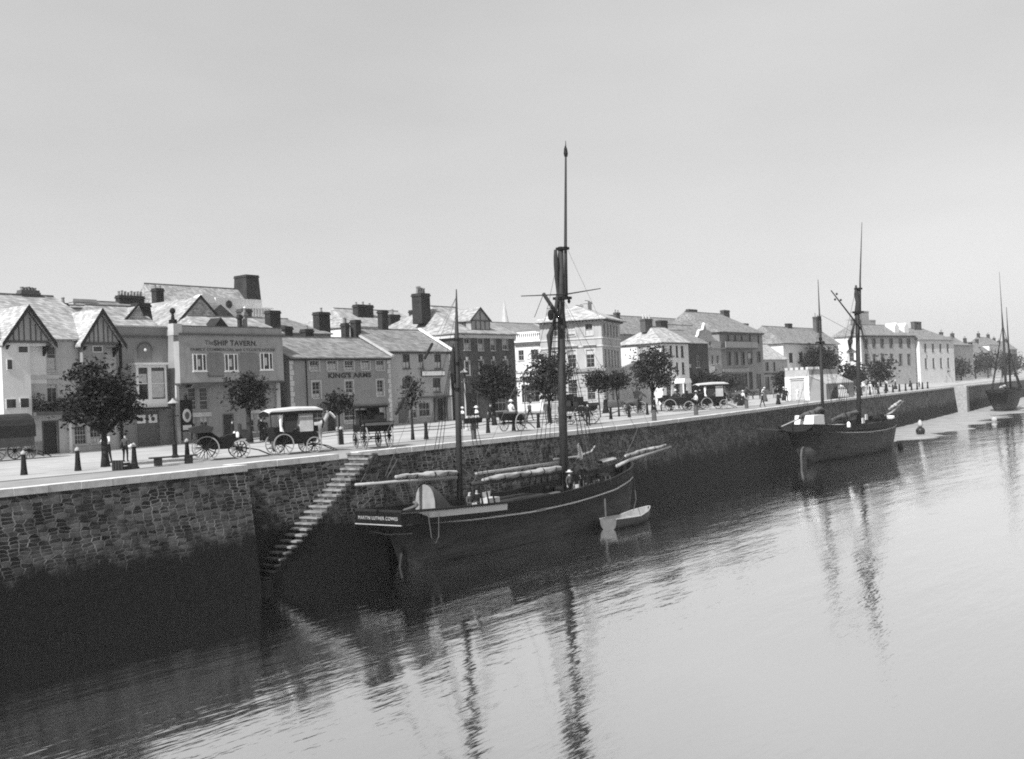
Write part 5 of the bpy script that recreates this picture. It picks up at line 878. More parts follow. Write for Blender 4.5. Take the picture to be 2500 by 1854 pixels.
# ---------------------------------------------------------------- sailing ketches
class Ship:
    def __init__(s, name, label, x, y, rot, L, B, rail, keel, hullm, low=None, cat='sailing ship'):
        s.o = thing(name, label, cat, (x, y, -5.6), rot, 'moored sailing ketches'); s.L, s.B, s.rail, s.keel = L, B, rail, keel
        N = 44; rows = []; ts = [(i/N)**1.0 for i in range(N+1)]
        for t in ts: rows.append(s.section(t))
        mb = MB(); mb.loft(rows); n = len(rows[0]); mb.add(rows[0], [tuple(range(n))]); s.hull = mb.build('hull', hullm, s.o, True)
        mb = MB(); mb.loft([[(t*L, -s.hb(t)*.97, s.rz(t)-.72), (t*L, 0, s.rz(t)-.62), (t*L, s.hb(t)*.97, s.rz(t)-.72)] for t in ts]); mb.build('deck', 'deck', s.o)
        mb = MB()
        for sg in (-1, 1): mb.loft([[(t*L, sg*(s.hb(t)-.1), s.rz(t)-.7), (t*L, sg*(s.hb(t)-.1), s.rz(t)+.01), (t*L, sg*(s.hb(t)+.07), s.rz(t)+.01), (t*L, sg*(s.hb(t)+.07), s.rz(t)-.09)] for t in ts])
        mb.box(-.06,-s.hb(0),s.rz(0)-.08,.12,s.hb(0),s.rz(0)+.012); mb.build('rail', 'hull_worn', s.o)
    def hb(s, t): return s.B/2*interp([(0,.76),(.08,.85),(.25,.97),(.45,1),(.68,.98),(.82,.86),(.91,.64),(.96,.42),(.985,.24),(1,.05)], t)
    def rz(s, t): return interp(s.rail, t)
    def zb(s, t): return interp([(0,s.rz(0)-.72),(.05,s.rz(0)-1.15),(.075,.6),(.09,s.keel),(.965,s.keel),(.985,.6),(.995,1.6),(1,s.rz(1)-.9)], t)
    def p(s, t): return interp([(0,.3),(.06,.5),(.12,.55),(.3,.26),(.6,.24),(.85,.36),(1,.55)], t)
    def yat(s, t, z):
        f = max(0, min(1, (z-s.zb(t))/(s.rz(t)-s.zb(t)))); return s.hb(t)*f**s.p(t)
    def section(s, t):
        r_ = []; zb, zr = s.zb(t), s.rz(t)
        for k in range(11): z = zr+(zb-zr)*(k/11); r_.append((t*s.L, -s.yat(t, z), z))
        r_.append((t*s.L, 0, zb))
        for k in range(10, -1, -1): z = zr+(zb-zr)*(k/11); r_.append((t*s.L, s.yat(t, z), z))
        return r_
    def stripe(s, name, mat, t0, t1, top, h, out=.03, n=40, sides=(-1, 1)):
        mb = MB()
        for sg in sides:
            rows = []
            for i in range(n+1):
                t = lerp(t0, t1, i/n); z = top(t); y1, y0 = s.yat(t, z), s.yat(t, z-h); rows.append([(t*s.L, sg*(y1-.02), z), (t*s.L, sg*(y1+out), z), (t*s.L, sg*(y0+out+.09*h), z-h), (t*s.L, sg*(y0-.02), z-h)])
            mb.loft(rows)
        return mb.build(name, mat, s.o)
    def spar(s, name, mat, pts, rad, seg=8, parent=None): mb = MB(); mb.tube(pts, rad, seg); return mb.build(name, mat, parent or s.o, True)
    def rope(s, name, lines, r_=.016, mat='rope_dark', parent=None):
        mb = MB(); [mb.tube(l, r_, 4, False) for l in lines]; return mb.build(name, mat, parent or s.o)
    def part(s, name, mat, fn, parent=None, sm=False): mb = MB(); fn(mb); return mb.build(name, mat, parent or s.o, sm)
    def bundle(s, name, pts, rad, mat='sail', seed=1, ties=6):
        # a stowed sail: folds of cloth that sag between the gaskets
        rg = random.Random(seed); A, B_ = Vector(pts[0]), Vector(pts[1]); n = 60; mb = MB(); ph = [rg.uniform(0, 6.28) for _ in range(8)]; tq = [(k+.5+rg.uniform(-.25,.25))/ties for k in range(ties)]
        ax = (B_-A).normalized(); side = ax.cross(Vector((0,0,1))).normalized(); up = side.cross(ax); rows = []
        def prof(t):
            near = min(abs(t-q) for q in tq)*ties; sag = min(1, near*1.6)
            return rad*(.55+.45*math.sin(math.pi*min(1, .12+t*.95))**.6)*(.86+.14*sag)*(1+.12*math.sin(t*9+ph[0])), sag
        for i in range(n+1):
            t = i/n; r_, sag = prof(t); c = A.lerp(B_, t)-up*(.05*sag+.03*math.sin(t*7+ph[1])); row = []
            for k in range(14):
                a = 2*math.pi*k/14; q = r_*(1+.16*math.sin(3*a+ph[2]+t*11)+.10*math.sin(5*a+ph[3]-t*23)+.05*math.sin(2*a+t*60))*(1 if 0 < i < n else .3)
                row.append(tuple(c+side*math.cos(a)*q*.85+up*math.sin(a)*q*1.1))
            rows.append(row)
        mb.loft(rows, True); b_ = mb.build(name, mat, s.o, True)
        for t in tq:
            c = A.lerp(B_, t)-up*.03; r_ = prof(t)[0]
            s.part('gasket', 'rope_dark', lambda m2: m2.tube([c-ax*.025, c+ax*.025], r_*1.16, 10), b_)
        return b_
    def ratlines(s, mx, mz, spread, n, side=-1, top=.8):
        ls = []; f = lambda k, q: (lambda x: tuple(Vector((x, side*(s.hb(x/s.L)+.04), s.rz(x/s.L))).lerp(Vector((mx, side*.12, mz)), q)))(mx+(k-(n-1)/2)*spread-.25)
        for j in range(1, 26): q = top*j/26; ls.append([f(0, q), f(n-1, q)])
        s.rope('ratlines', ls, .009)
    def shrouds(s, mx, mz, spread, n, rz_off=0, r_=.022):
        ls = []
        for sg in (-1, 1):
            for k in range(n): x = mx+(k-(n-1)/2)*spread-.25; t = x/s.L; ls.append([(mx, sg*.12, mz), (x, sg*(s.hb(t)+.04), s.rz(t)+.0)])
        s.rope('shrouds', ls, r_); [s.part('deadeye', 'black_paint', lambda mb: mb.tube([Vector(l[1]), Vector(l[1])+(Vector(l[0])-Vector(l[1]))*.07], .05, 6)) for l in ls]
s1 = Ship('trading_ketch', 'large black ketch with white quarter board and name on the stern, by the quay steps', 38.0, 37.15, 0, 24.2, 4.15, [(0,3.02),(.12,2.86),(.35,2.62),(.55,2.62),(.75,2.85),(.9,3.2),(1,3.55)], -.9, 'hull_black')
s1.o.scale = (.976,)*3
s1.stripe('rubbing_strake', 'white_paint', .035, .985, lambda t: interp([(0,2.38),(.2,2.05),(.42,1.86),(.6,1.92),(.8,2.18),(1,2.75)], t), .085)
s1.stripe('quarter_board', 'white_paint', .0, .325, lambda t: s1.rz(t)-.04, .4, .02); s1.stripe('strake_scuff', 'sail', .44, .475, lambda t: interp([(0,2.38),(.2,2.05),(.42,1.86),(.6,1.92)], t)+.03, .15, .05, 4)
s1.part('transom', 'black_paint', lambda mb: mb.box(-.07,-1.56,2.33,-.005,1.56,2.94)); s1.part('transom_moulding', 'sail', lambda mb: mb.box(-.1,-1.58,2.28,-.01,1.58,2.325)); s1.part('counter_line', 'rim_dusty', lambda mb: mb.tube([(.75,-1.5,1.82),(.6,0,1.72),(.75,1.5,1.82)], .03, 6))
TM = Matrix(((0,1,0,0),(-1,0,0,0),(0,0,1,0),(0,0,0,1))); text(s1, 'MARTIN LUTHER COWES', .0, 2.54, .24, 'sail', s1.o.children[-3], width=2.7, out=.085, T=TM)
s1.part('rudder', 'hull_worn', lambda mb: mb.prism([(1.1,-.9),(2.2,-.9),(2.15,1.2),(1.75,1.5)], -.07, .07))
m = s1.spar('main_mast', 'spar', [(16.35,0,1.8),(16.6,0,9),(16.95,0,14.6),(17.15,0,17.5)], [.27,.25,.22,.17], 10)
s1.spar('topmast', 'spar', [(17.05,-.3,14.3),(17.25,-.3,17.6),(17.75,-.3,23.4),(17.8,-.3,24.2)], [.12,.1,.06,.02], 8, m); s1.part('hounds', 'black_paint', lambda mb: (mb.box(16.6,-.5,14.2,17.4,.4,14.36), mb.box(16.9,-.48,17.3,17.4,.22,17.46), mb.lathe([(.1,23.2),(.14,23.4),(.1,23.7),(.03,23.9)], (17.75,-.3,0), 8)), m)
s1.spar('crosstree_yard', 'spar', [(12.9,.1,14.25),(17.0,-.3,14.5),(21.4,-.1,15.1)], [.03,.05,.03], 6, m)
rgx = random.Random(4); s1.spar('brailed_topsail', 'canvas_dark', [(17.0+rgx.uniform(-.08,.08)-.25,.1,17.3-k*.45) for k in range(9)], [.1]+[rgx.uniform(.1,.24) for _ in range(7)]+[.06], 8, m)
s1.spar('furled_gaff_sail', 'canvas_dark', [(16.75,.1,14.6),(16.4,.1,13.5),(16.1,.1,12.6),(15.65,.1,11.9),(15.6,.1,11.2),(15.5,.1,9.9)], [.1,.11,.1,.21,.11,.03], 8)
d = s1.spar('derrick_boom', 'spar', [(17.0,-.15,12.5),(14.85,-.15,14.45)], [.14,.11], 8); s1.rope('derrick_tackle', [[(14.85,-.15,14.45),(13.8,-.15,13.0)], [(15.6,-.15,13.9),(15.5,-.15,13.4)]], .025, parent=d); s1.part('hoisting_basket', 'black_paint', lambda mb: mb.lathe([(.06,12.85),(.15,12.95),(.19,13.2),(.15,13.42),(.05,13.5)], (15.5,-.15,0), 9), d)
s1.part('blocks', 'black_paint', lambda mb: [mb.lathe([(.05,z-.14),(.11,z),(.05,z+.14)], (x,y,0), 6) for x, y, z in ((16.6,-.35,14.0),(17.5,-.2,14.1))], m)
bm_ = s1.spar('main_boom', 'spar', [(16.2,0,3.55),(7.2,-.1,3.62)], [.13,.11], 8); s1.spar('main_gaff', 'spar_pale', [(16.0,.1,4.12),(7.6,-.05,4.15)], [.1,.08], 8); s1.bundle('furled_mainsail', [(16.0,-.1,3.82),(8.0,-.2,3.78)], .17, 'sail', 2, 6)
z_ = s1.spar('mizzen_mast', 'spar', [(6.3,0,1.9),(6.5,0,8),(6.65,0,11.6),(6.8,0,14.35)], [.18,.16,.12,.03], 10); [s1.part('mast_band', 'black_paint', lambda mb: mb.tube([(x,0,z),(x+.01,0,z+.14)], r_, 8), z_) for x, z, r_ in ((6.66,11.5,.16),(6.58,10.2,.18),(6.5,8.8,.19))]
s1.spar('furled_topsail', 'canvas_dark', [(6.45,.1,11.2),(6.35,.15,10.4),(6.3,.1,9.4),(6.2,.1,8.9)], [.05,.15,.13,.05], 8, z_)
s1.spar('mizzen_boom', 'spar_pale', [(6.1,0,4.1),(-1.6,-.1,4.42)], [.11,.08], 8); s1.bundle('furled_mizzen', [(6.2,0,4.38),(1.2,-.05,4.55)], .16, 'sail', 5, 4)
s1.rope('topping_lift', [[(6.75,0,13.9),(-1.3,-.1,4.45)], [(15.2,-.5,13.9),(7.4,-.1,3.7)], [(6.75,0,13.9),(1.0,.4,4.6)]], .014, 'rope')
tl = s1.o.children[-1]; s1.part('chafing_gear', 'rope_dark', lambda mb: [mb.tube([Vector((6.75,0,13.9)).lerp(Vector((-1.3,-.1,4.45)), a), Vector((6.75,0,13.9)).lerp(Vector((-1.3,-.1,4.45)), a+.085)], .075, 6) for a in (.27,.57,.86)], tl)
s1.shrouds(16.7, 14.2, .62, 4); s1.ratlines(16.7, 14.2, .62, 4); s1.rope('running_rigging', [[(16.9,-.2,14.0),(15.6,-1.9,2.7)],[(16.9,.2,14.1),(15.2,1.9,2.7)],[(17.3,-.2,17.3),(13.2,-2.0,2.7)],[(17.3,.2,17.3),(13.4,2.0,2.7)],[(16.5,-.2,10.2),(15.9,-.6,3.0)],[(16.4,.25,9.5),(16.0,.6,3.0)],[(6.7,-.1,12.8),(4.6,-1.8,2.8)],[(6.7,.1,12.8),(4.4,1.8,2.8)],[(6.6,-.1,11),(6.0,-.5,3)],[(16.6,0,13.2),(20.5,-1.5,3.2)],[(16.6,0,13.6),(21.2,1.3,3.2)],[(17.0,0,14.4),(27.0,0,3.9)]], .014); s1.shrouds(6.5, 11.4, .5, 3)
s1.rope('stays', [[(17.0,0,14.4),(24.1,0,3.6)], [(17.4,-.3,17.4),(28.5,0,4.0)], [(6.7,0,12),(16.5,0,9)]], .010, 'rope')
bp = s1.spar('bowsprit', 'spar_pale', [(22.5,0,3.35),(24.2,0,3.62),(30.1,0,4.15)], [.13,.13,.06], 8); s1.bundle('furled_jib', [(23.8,.1,3.95),(29.6,.1,4.35)], .13, 'sail', 9, 5); s1.rope('bobstay', [[(30.0,0,4.1),(24.15,0,1.6)]], .02)
s1.part('companion_hood', 'cloth_mid', lambda mb: mb.loft([[(3.3+u*1.3-.15*math.sin(k*math.pi/10)*(1-u), -1.0+1.5*(.5-.5*math.cos(k*math.pi/10)), 2.1+(1.95*(1-.62*u**1.7))*math.sin(k*math.pi/10)**.5) for k in range(11)] for u in (0,.25,.5,.75,1)]), sm=True); s1.part('companion_door', 'canvas_mid', lambda mb: mb.prism([(-.95+1.4*(.5-.5*math.cos(k*math.pi/10)), 2.1+1.9*math.sin(k*math.pi/10)**.5) for k in range(11)], 3.2, 3.25, 'x'))
s1.part('skylight', 'timber_mid', lambda mb: mb.prism([(-.5,2.15),(.5,2.15),(.5,2.5),(0,2.75),(-.5,2.5)], 5.9, 7.2, 'x') if False else mb.box(5.0,-.5,2.1,6.0,.5,2.55)); s1.part('hatch', 'canvas_dark', lambda mb: (mb.box(9.0,-1.1,2.0,13.5,1.1,2.42), mb.box(9.1,-1.0,2.425,13.4,1.0,2.5))); s1.part('windlass', 'iron', lambda mb: (mb.tube([(20.6,-1.1,2.9),(20.6,1.1,2.9)], .2, 10), mb.box(20.4,-.9,2.2,20.8,-.75,3.2), mb.box(20.4,.75,2.2,20.8,.9,3.2)))
s1.part('winch', 'iron', lambda mb: (mb.tube([(15.2,-.7,2.6),(15.2,.7,2.6)], .16, 10), mb.box(15.1,-.8,2,15.3,-.7,2.9), mb.box(15.1,.7,2,15.3,.8,2.9))); s1.part('pin_rail', 'timber_mid', lambda mb: [mb.box(14.6+k*.5,-1.95,2.62,14.66+k*.5,-1.9,3.1) for k in range(9)])
s1.part('pumps', 'iron', lambda mb: [mb.lathe([(.07,2.0),(.07,3.0),(.1,3.05),(.03,3.15)], (x,y,0), 8) for x, y in ((17.6,.5),(18.2,-.5),(19.4,.8),(19.0,-1.1),(21.6,.6),(18.7,0.2))])
s1.part('fender', 'rope', lambda mb: mb.tube([(17.5,-2.18,1.8),(17.5,-2.2,.3)], .06, 6)); s1.part('quarter_rope', 'rope', lambda mb: (mb.tube([(1.6,-1.85,2.75),(1.7,-1.93,1.5),(1.95,-1.95,1.2),(2.2,-1.97,1.5),(2.3,-1.95,2.7)], .025, 5), mb.tube([(.9+.35*math.cos(a*.6),-1.35+.3*math.sin(a*.6),2.75+.05*a) for a in range(12)], .09, 6)))
# loose things on her deck
def deckitem(name, label, cat, mat, fn, group=None): mb = MB(Matrix.Translation((38.0, 37.15, -5.6)) @ Matrix.Scale(.976, 4)); fn(mb); return tag(mb.build(name, mat), label, cat, group)
deckitem('deck_crate', 'pale box with open lid by the white quarter board of the near ketch', 'box', 'stone_trim', lambda mb: (mb.box(7.2,-1.2,2.0,8.3,-.5,2.85), mb.prism([(7.2,2.86),(8.3,2.86),(8.35,3.15),(7.25,3.1)], -.52, -.48)))
deckitem('barrel', 'pale barrel by the main mast foot of the near ketch', 'barrel', 'spar_pale', lambda mb: mb.lathe([(.22,2.0),(.29,2.4),(.22,2.8)], (15.9,-1.2,0), 10)); deckitem('sack_heap', 'pale heap of sacks against the near rail before the main mast', 'sacks', 'sail', lambda mb: [mb.lathe([(.05,2.0),(.3,2.1),(.32,2.3),(.1,2.45)], (17.0+k*.5,-1.5+.1*(k%2),.06*k), 8) for k in range(4)])
deckitem('spare_spar', 'loose pale spar lying high on the far side of the foredeck', 'spar', 'spar_pale', lambda mb: mb.tube([(17.6,1.6,4.2),(20.5,1.75,4.15),(22.4,1.85,4.35),(22.9,1.85,4.7)], [.05,.07,.06,.04], 6)); deckitem('covered_bundle', 'canvas-covered bundle near the bow of the near ketch', 'bundle', 'sail', lambda mb: mb.loft([[(20.9+u*1.7,.3+.3*math.cos(k*.7854),3.75+.16*math.sin(k*.7854)*(1-.4*abs(u-.5))+u*.1) for k in range(8)] for u in (0,.2,.5,.8,1)], True))
deckitem('white_shirt', 'white shirt hung to dry beside the main mast', 'shirt', 'white_paint', lambda mb: mb.prism([(17.8,4.25),(17.95,4.6),(17.85,5.0),(18.0,5.2),(18.12,5.0),(18.38,4.5),(18.35,4.25),(18.1,4.12),(17.98,4.3)], -.14, -.06))
person('sit', 'sailor in pale shirt sitting at the mizzen mast of the near ketch', 43.9, 36.3, R(180), 'cloth_mid', 'cloth_mid', Hd, 1.0, z=-3.55); person('sit', 'sailor in dark clothes sitting beside the skylight of the near ketch', 44.9, 36.6, R(150), 'cloth_dark', 'cloth_dark', Hd, 1.0, z=-3.55)
person('stand', 'sailor in pale cap standing at the main mast of the near ketch', 53.0, 36.1, R(170), 'cloth_mid', 'cloth_dark', ('brim','cloth_light'), .95, z=-3.65); person('hip', 'dark sailor working on the foredeck of the near ketch', 56.5, 37.5, R(120), 'cloth_dark', 'cloth_dark', Hd, .95, z=-3.55)
# dinghy under her bow
dn_ = thing('dinghy', 'small pale clinker dinghy floating under the near ketch bow', 'dinghy', (54.5, 34.5, -5.6), R(2)); L_d = 5.2
def dsec(t, out=0): 
    hb = .78*interp([(0,.72),(.25,.97),(.5,1),(.75,.78),(.92,.35),(1,.04)], t)-out; zr = interp([(0,.62),(.5,.52),(1,.82)], t); zb = interp([(0,-.12),(.8,-.14),(.95,.1),(1,.5)], t)+out
    return [(t*L_d, hb*math.cos(k*math.pi/10), zr-(zr-zb)*math.sin(k*math.pi/10)**.7) for k in range(11)]
mb = MB(); rs = [dsec(i/20) for i in range(21)]; mb.loft(rs); mb.add(rs[0], [tuple(range(11))]); plain('dinghy_out', .13, .8); mb.build('hull', 'dinghy_out', dn_, True)
mb = MB(); mb.loft([dsec(.02+i/20*.96, .035) for i in range(21)]); mb.build('lining', 'sail', dn_, True)
mb = MB(); [mb.tube([(t*L_d, sg*(.78*interp([(0,.72),(.25,.97),(.5,1),(.75,.78),(.92,.35),(1,.04)], t)), interp([(0,.62),(.5,.52),(1,.82)], t)) for t in [i/16 for i in range(17)]], .035, 5) for sg in (-1, 1)]; mb.build('gunwale', 'sail', dn_)
for x in (.5, 1.9, 3.2): mb = MB(); mb.box(x,-.6 if x > .6 else -.52,.34,x+.26,.6 if x > .6 else .52,.38); mb.build('thwart', 'timber_pale', dn_)
mb = MB(); mb.tube([(57.6,34.6,-4.85),(59.0,35.2,-4.3),(60.5,36.2,-3.2)], .02, 5); tag(mb.build('painter_rope', 'rope'), 'mooring rope tying the dinghy to the near ketch bow', 'rope')
# ---- second ketch, farther along on the mud
s2 = Ship('coasting_ketch', 'second black ketch grounded on the mud farther along, with white deckhouse', 101.9, 42.3, R(-2.6), 25.6, 5.0, [(0,3.95),(.15,3.7),(.45,3.36),(.65,3.36),(.85,3.55),(1,3.95)], -.4, 'hull_grey')
s2.stripe('rubbing_strake', 'white_paint', .02, .985, lambda t: interp([(0,3.28),(.3,2.75),(.5,2.5),(.7,2.48),(.85,2.6),(1,3.0)], t), .075); s2.part('rudder', 'timber_mid', lambda mb: mb.prism([(.95,-.35),(2.25,-.35),(2.2,1.7),(1.7,1.75),(1.2,1.45),(.92,.8)], -.09, .09)); s2.stripe('bulwark', 'hull_black', .0, .99, lambda t: s2.rz(t)-.05, .55, .015)
s2.part('deckhouse', 'white_paint', lambda mb: mb.prism([(1.6,3.4),(4.5,3.3),(4.35,4.72),(1.95,4.75)], -1.1, .9)); s2.part('deckhouse_side', 'white_trim', lambda mb: mb.box(7.6,-1.2,2.9,9.3,.8,3.5))
m = s2.spar('main_mast', 'spar', [(15.9,0,2.6),(16.6,0,11),(17.0,0,15.8),(17.4,0,18.2)], [.25,.24,.22,.14], 10); s2.spar('topmast', 'spar', [(17.1,-.25,15.3),(17.6,-.25,19.2),(18.9,-.25,25.6)], [.13,.1,.03], 8, m); s2.part('hounds', 'black_paint', lambda mb: (mb.box(16.5,-.5,15.4,17.6,.4,15.6), mb.box(17.0,-.45,18,17.6,.25,18.2)), m)
s2.spar('furled_topsail', 'canvas_dark', [(17.2,.1,18.5),(17.1,.1,17.5),(17.1,-.1,16.6),(17.0,.1,15.2),(16.9,0,14.6)], [.1,.24,.3,.3,.08], 8, m); s2.spar('furled_gaff_sail', 'canvas_dark', [(17.2,.1,15.6),(16.2,.1,14.2),(15.4,.1,13.2),(14.8,.1,12.3),(14.6,.1,11.4)], [.1,.12,.15,.3,.1], 8)
s2.spar('derrick_boom', 'spar', [(17.0,-.3,13.6),(9.0,-.5,17.5)], [.1,.06], 8); s2.part('blocks', 'black_paint', lambda mb: [mb.lathe([(.05,z-.12),(.13,z),(.05,z+.12)], (x,y,0), 6) for x, y, z in ((10.4,-.5,17.2),(11.4,-.5,16.6),(9.9,-.5,16.6))])
s2.spar('mizzen_mast', 'spar', [(6.5,0,2.8),(6.8,0,10),(6.9,0,13.5),(7.0,0,18.6)], [.18,.16,.1,.03], 9); s2.part('mizzen_hounds', 'black_paint', lambda mb: (mb.box(6.6,-.35,12.0,7.1,.35,12.2), [mb.tube([(6.88,0,z),(6.89,0,z+.3)], .2, 8) for z in (12.3,14.5)]))
s2.bundle('furled_mainsail', [(15.6,0,4.5),(8.5,-.1,4.0)], .3, 'rope', 12, 5); s2.bundle('furled_mizzen', [(6.4,0,5.2),(1.0,0,4.6)], .32, 'rope', 14, 4); s2.spar('stern_spar', 'spar_pale', [(4.5,.2,4.9),(-2.6,.2,3.9)], [.1,.05], 7); s2.shrouds(16.8, 15.3, .8, 4, r_=.024); s2.shrouds(6.85, 12, .6, 3, r_=.02); s2.ratlines(16.8, 15.3, .8, 4); s2.rope('running_rigging', [[(17.0,-.2,15.2),(14.4,-2.4,3.4)],[(17.3,-.2,18),(12.5,-2.4,3.4)],[(17.3,.2,18),(12.8,2.4,3.4)],[(6.9,-.1,13.2),(4.2,-2.2,3.7)],[(6.9,.1,13.2),(4.0,2.2,3.7)],[(6.95,0,15),(16.8,0,13)]], .02)
s2.spar('bowsprit', 'spar_pale', [(23.5,0,3.7),(25.6,0,4.0),(30.5,.3,5.2)], [.15,.14,.06], 8); s2.bundle('furled_jib', [(25.2,.1,4.4),(29.8,.3,5.3)], .2, 'sail', 19, 4); s2.part('bow_coil', 'white_paint', lambda mb: [mb.tube([(23.0+.5*math.cos(a),-.6+.6*math.sin(a),3.5+.08*k) for a in [R(30*j) for j in range(13)]], .12, 6) for k in range(3)]); s2.rope('stays', [[(17.1,0,15.5),(25.5,0,4.1)]], .016, 'rope')
s2.part('windlass', 'iron', lambda mb: (mb.tube([(20.8,-1.2,3.6),(20.8,1.2,3.6)], .28, 10), mb.box(20.5,-.9,2.7,21.1,-.7,4.0))); s2.part('fender', 'white_paint', lambda mb: mb.lathe([(.05,3.2),(.2,3.3),(.22,3.6),(.08,3.85)], (6.8,-2.6,0), 8))
deckitem('deck_laundry', 'white cloths drying forward on the far ketch', 'laundry', 'white_paint', lambda mb: [mb.box(79.9+k*1.1,3.5,.1+3.3+.35*(k%2),80.7+k*1.1,3.56,.1+3.9+.35*(k%2)) for k in range(2)])
for y0, y1 in ((44.0,48.0),(43.0,47.2)):
    mb = MB(); mb.tube([(101.6,y0,-2.2),(96,lerp(y0,y1,.5),-1.55),(89+y0-43,44.2,-.05)], .022, 5); tag(mb.build('mooring_rope', 'rope'), ('upper' if y0 > 43.5 else 'lower')+' mooring rope from the far ketch stern to the quay', 'rope')
for lab, a_, b2 in (('bow mooring rope of the near ketch running up to the quay coping', (61.0,37.6,-2.2), (70.5,41.5,-.02)), ('breast rope of the near ketch made fast behind the main mast', (49.5,38.9,-2.9), (47.0,40.8,.0)), ('stern rope of the near ketch slanting up towards the steps', (38.3,38.6,-2.6), (44.0,40.9,.0))):
    mb = MB(); mb.tube([a_]+[(lerp(a_[0],b2[0],t),lerp(a_[1],b2[1],t),lerp(a_[2],b2[2],t)-.35*math.sin(math.pi*t)) for t in (.2,.4,.6,.8)]+[b2], .022, 5); tag(mb.build('mooring_rope', 'rope'), lab, 'rope')
# ---- third ship, hazy at the right edge
s3 = Ship('hazy_ketch', 'third ketch lying faint in the haze at the far right', 231, 53.6, R(5), 24, 5.4, [(0,4.6),(.5,4.0),(1,4.6)], -.2, 'hull_black')
s3.spar('main_mast', 'spar', [(13.5,0,3),(14,0,12),(13.6,0,17.5),(13.2,0,21),(12.6,0,29)], [.26,.24,.2,.09,.03], 8); s3.spar('mizzen_mast', 'spar', [(20.5,0,3),(20.7,0,12),(20.4,0,22)], [.22,.2,.05], 8); s3.shrouds(13.6, 17.5, .9, 4, r_=.045); s3.shrouds(20.6, 12, .7, 3, r_=.04); s3.bundle('furled_mainsail', [(13,0,5),(5,0,4.8)], .35, 'sail', 3, 5)
# ---- buoys
def buoy(label, x, y, r_, top):
    t = thing('mooring_buoy', label, 'buoy', (x,y,-5.6), 0, 'mooring buoys'); mb = MB(); mb.lathe([(r_*math.sin(k*math.pi/8)+.01, r_-r_*math.cos(k*math.pi/8)-.1) for k in range(9)], (0,0,0), 12); mb.build('float', 'buoy_black' if top != 'all' else 'sail', t, True)
    if top == 'cage': mb = MB(); mb.lathe([(r_*.35,2*r_-.12),(r_*.6,2*r_+.2),(r_*.4,2*r_+.6),(.05,2*r_+.85)], (0,0,0), 10); mb.build('topmark', 'sail', t, True)
    else: mb = MB(); mb.tube([(r_*.3*math.cos(a*.6),0,2*r_-.12+r_*.3*math.sin(a*.6)) for a in range(6)], .03, 5); mb.build('ring', 'iron', t)
buoy('black mooring buoy with white topmark on the far mud', 152.6, 45.4, .62, 'cage'); buoy('plain round black buoy right of the far ketch bow', 125.4, 39.6, .36, ''); buoy('small white buoy far off near the right edge', 190, 44.6, .45, 'all')
# ---------------------------------------------------------------- trees
def tree(name, label, x, y, h, clumps, n, trunk_r=.14, mat='leaf_dark', ls=.15, seed=1, guard=False, th=None, group='quay trees', lean=0, twigs=0):
    rg = random.Random(seed); t = thing(name, label, 'tree', (x,y,gz(x,y)), 0, group); cz = min(c[2]-c[3]*.4 for c in clumps) if th is None else th
    mb = MB(); mb.tube([(0,0,-.1),(lean*.1,0,cz*.35),(lean*.5,.02,cz*.7),(lean,0,cz)], [trunk_r*1.5,trunk_r,trunk_r*.9,trunk_r*.75], 8)
    for (cx,cy,cz_,r_,rz) in clumps:
        mb.tube([(lean,0,cz*.95),(lerp(lean,cx,.5),cy*.5,lerp(cz,cz_,.5)),(cx,cy,cz_+rz*.3)], [trunk_r*.6,trunk_r*.4,.02], 6)
        for k in range(4): a = rg.uniform(0,6.28); mb.tube([(lerp(lean,cx,.6),cy*.6,lerp(cz,cz_,.6)),(cx+r_*.8*math.cos(a),cy+r_*.8*math.sin(a),cz_+rg.uniform(-.2,.7)*rz)], [.03,.01], 4)
    mb.build('trunk', 'bark', t, True)
    vs = []; fs = []; mi = []; W_ = [c[3]**2*c[4] for c in clumps]
    # leaves hang in small sprays so that gaps stay open between them
    for c, w_ in zip(clumps, W_):
        m_ = int(n*w_/sum(W_)*.95); ns = max(8, m_//16)
        for _ in range(ns):
            d = Vector((rg.gauss(0,1),rg.gauss(0,1),rg.gauss(0,1))).normalized(); q = rg.random()**.45*rg.uniform(.75,1.3)*(rg.uniform(1.2,1.55) if rg.random() < .1 else 1)
            sc_ = Vector((c[0]+d.x*c[3]*q, c[1]+d.y*c[3]*q, c[2]+d.z*c[4]*q)); sr = rg.uniform(.6,1.7)*ls*1.7
            for k in range(m_//ns):
                p = sc_+Vector((rg.gauss(0,1)*sr, rg.gauss(0,1)*sr, rg.gauss(0,.6)*sr)); a = Vector((rg.gauss(0,1),rg.gauss(0,1),rg.gauss(0,.55))).normalized(); b_ = a.orthogonal().normalized(); b_.rotate(Matrix.Rotation(rg.uniform(0,6.28),3,a)); s_ = ls*rg.uniform(.4,1.2)
                o = len(vs); e = a*s_; w2 = b_*s_*.5; vs += [tuple(p-e),tuple(p-w2),tuple(p+e),tuple(p+w2)]; fs.append((o,o+1,o+2,o+3))
    me = bpy.data.meshes.new('crown'); me.from_pydata(vs, [], fs); me.materials.append(MATS[mat]); o = bpy.data.objects.new('crown', me); COL.objects.link(o); o.parent = t
    if guard: mb = MB(); [mb.box(.2*math.cos(k*math.pi/3)-.03,.2*math.sin(k*math.pi/3)-.03,0,.2*math.cos(k*math.pi/3)+.03,.2*math.sin(k*math.pi/3)+.03,1.1) for k in range(6)]; mb.build('guard', 'timber_pale', t)
    return t
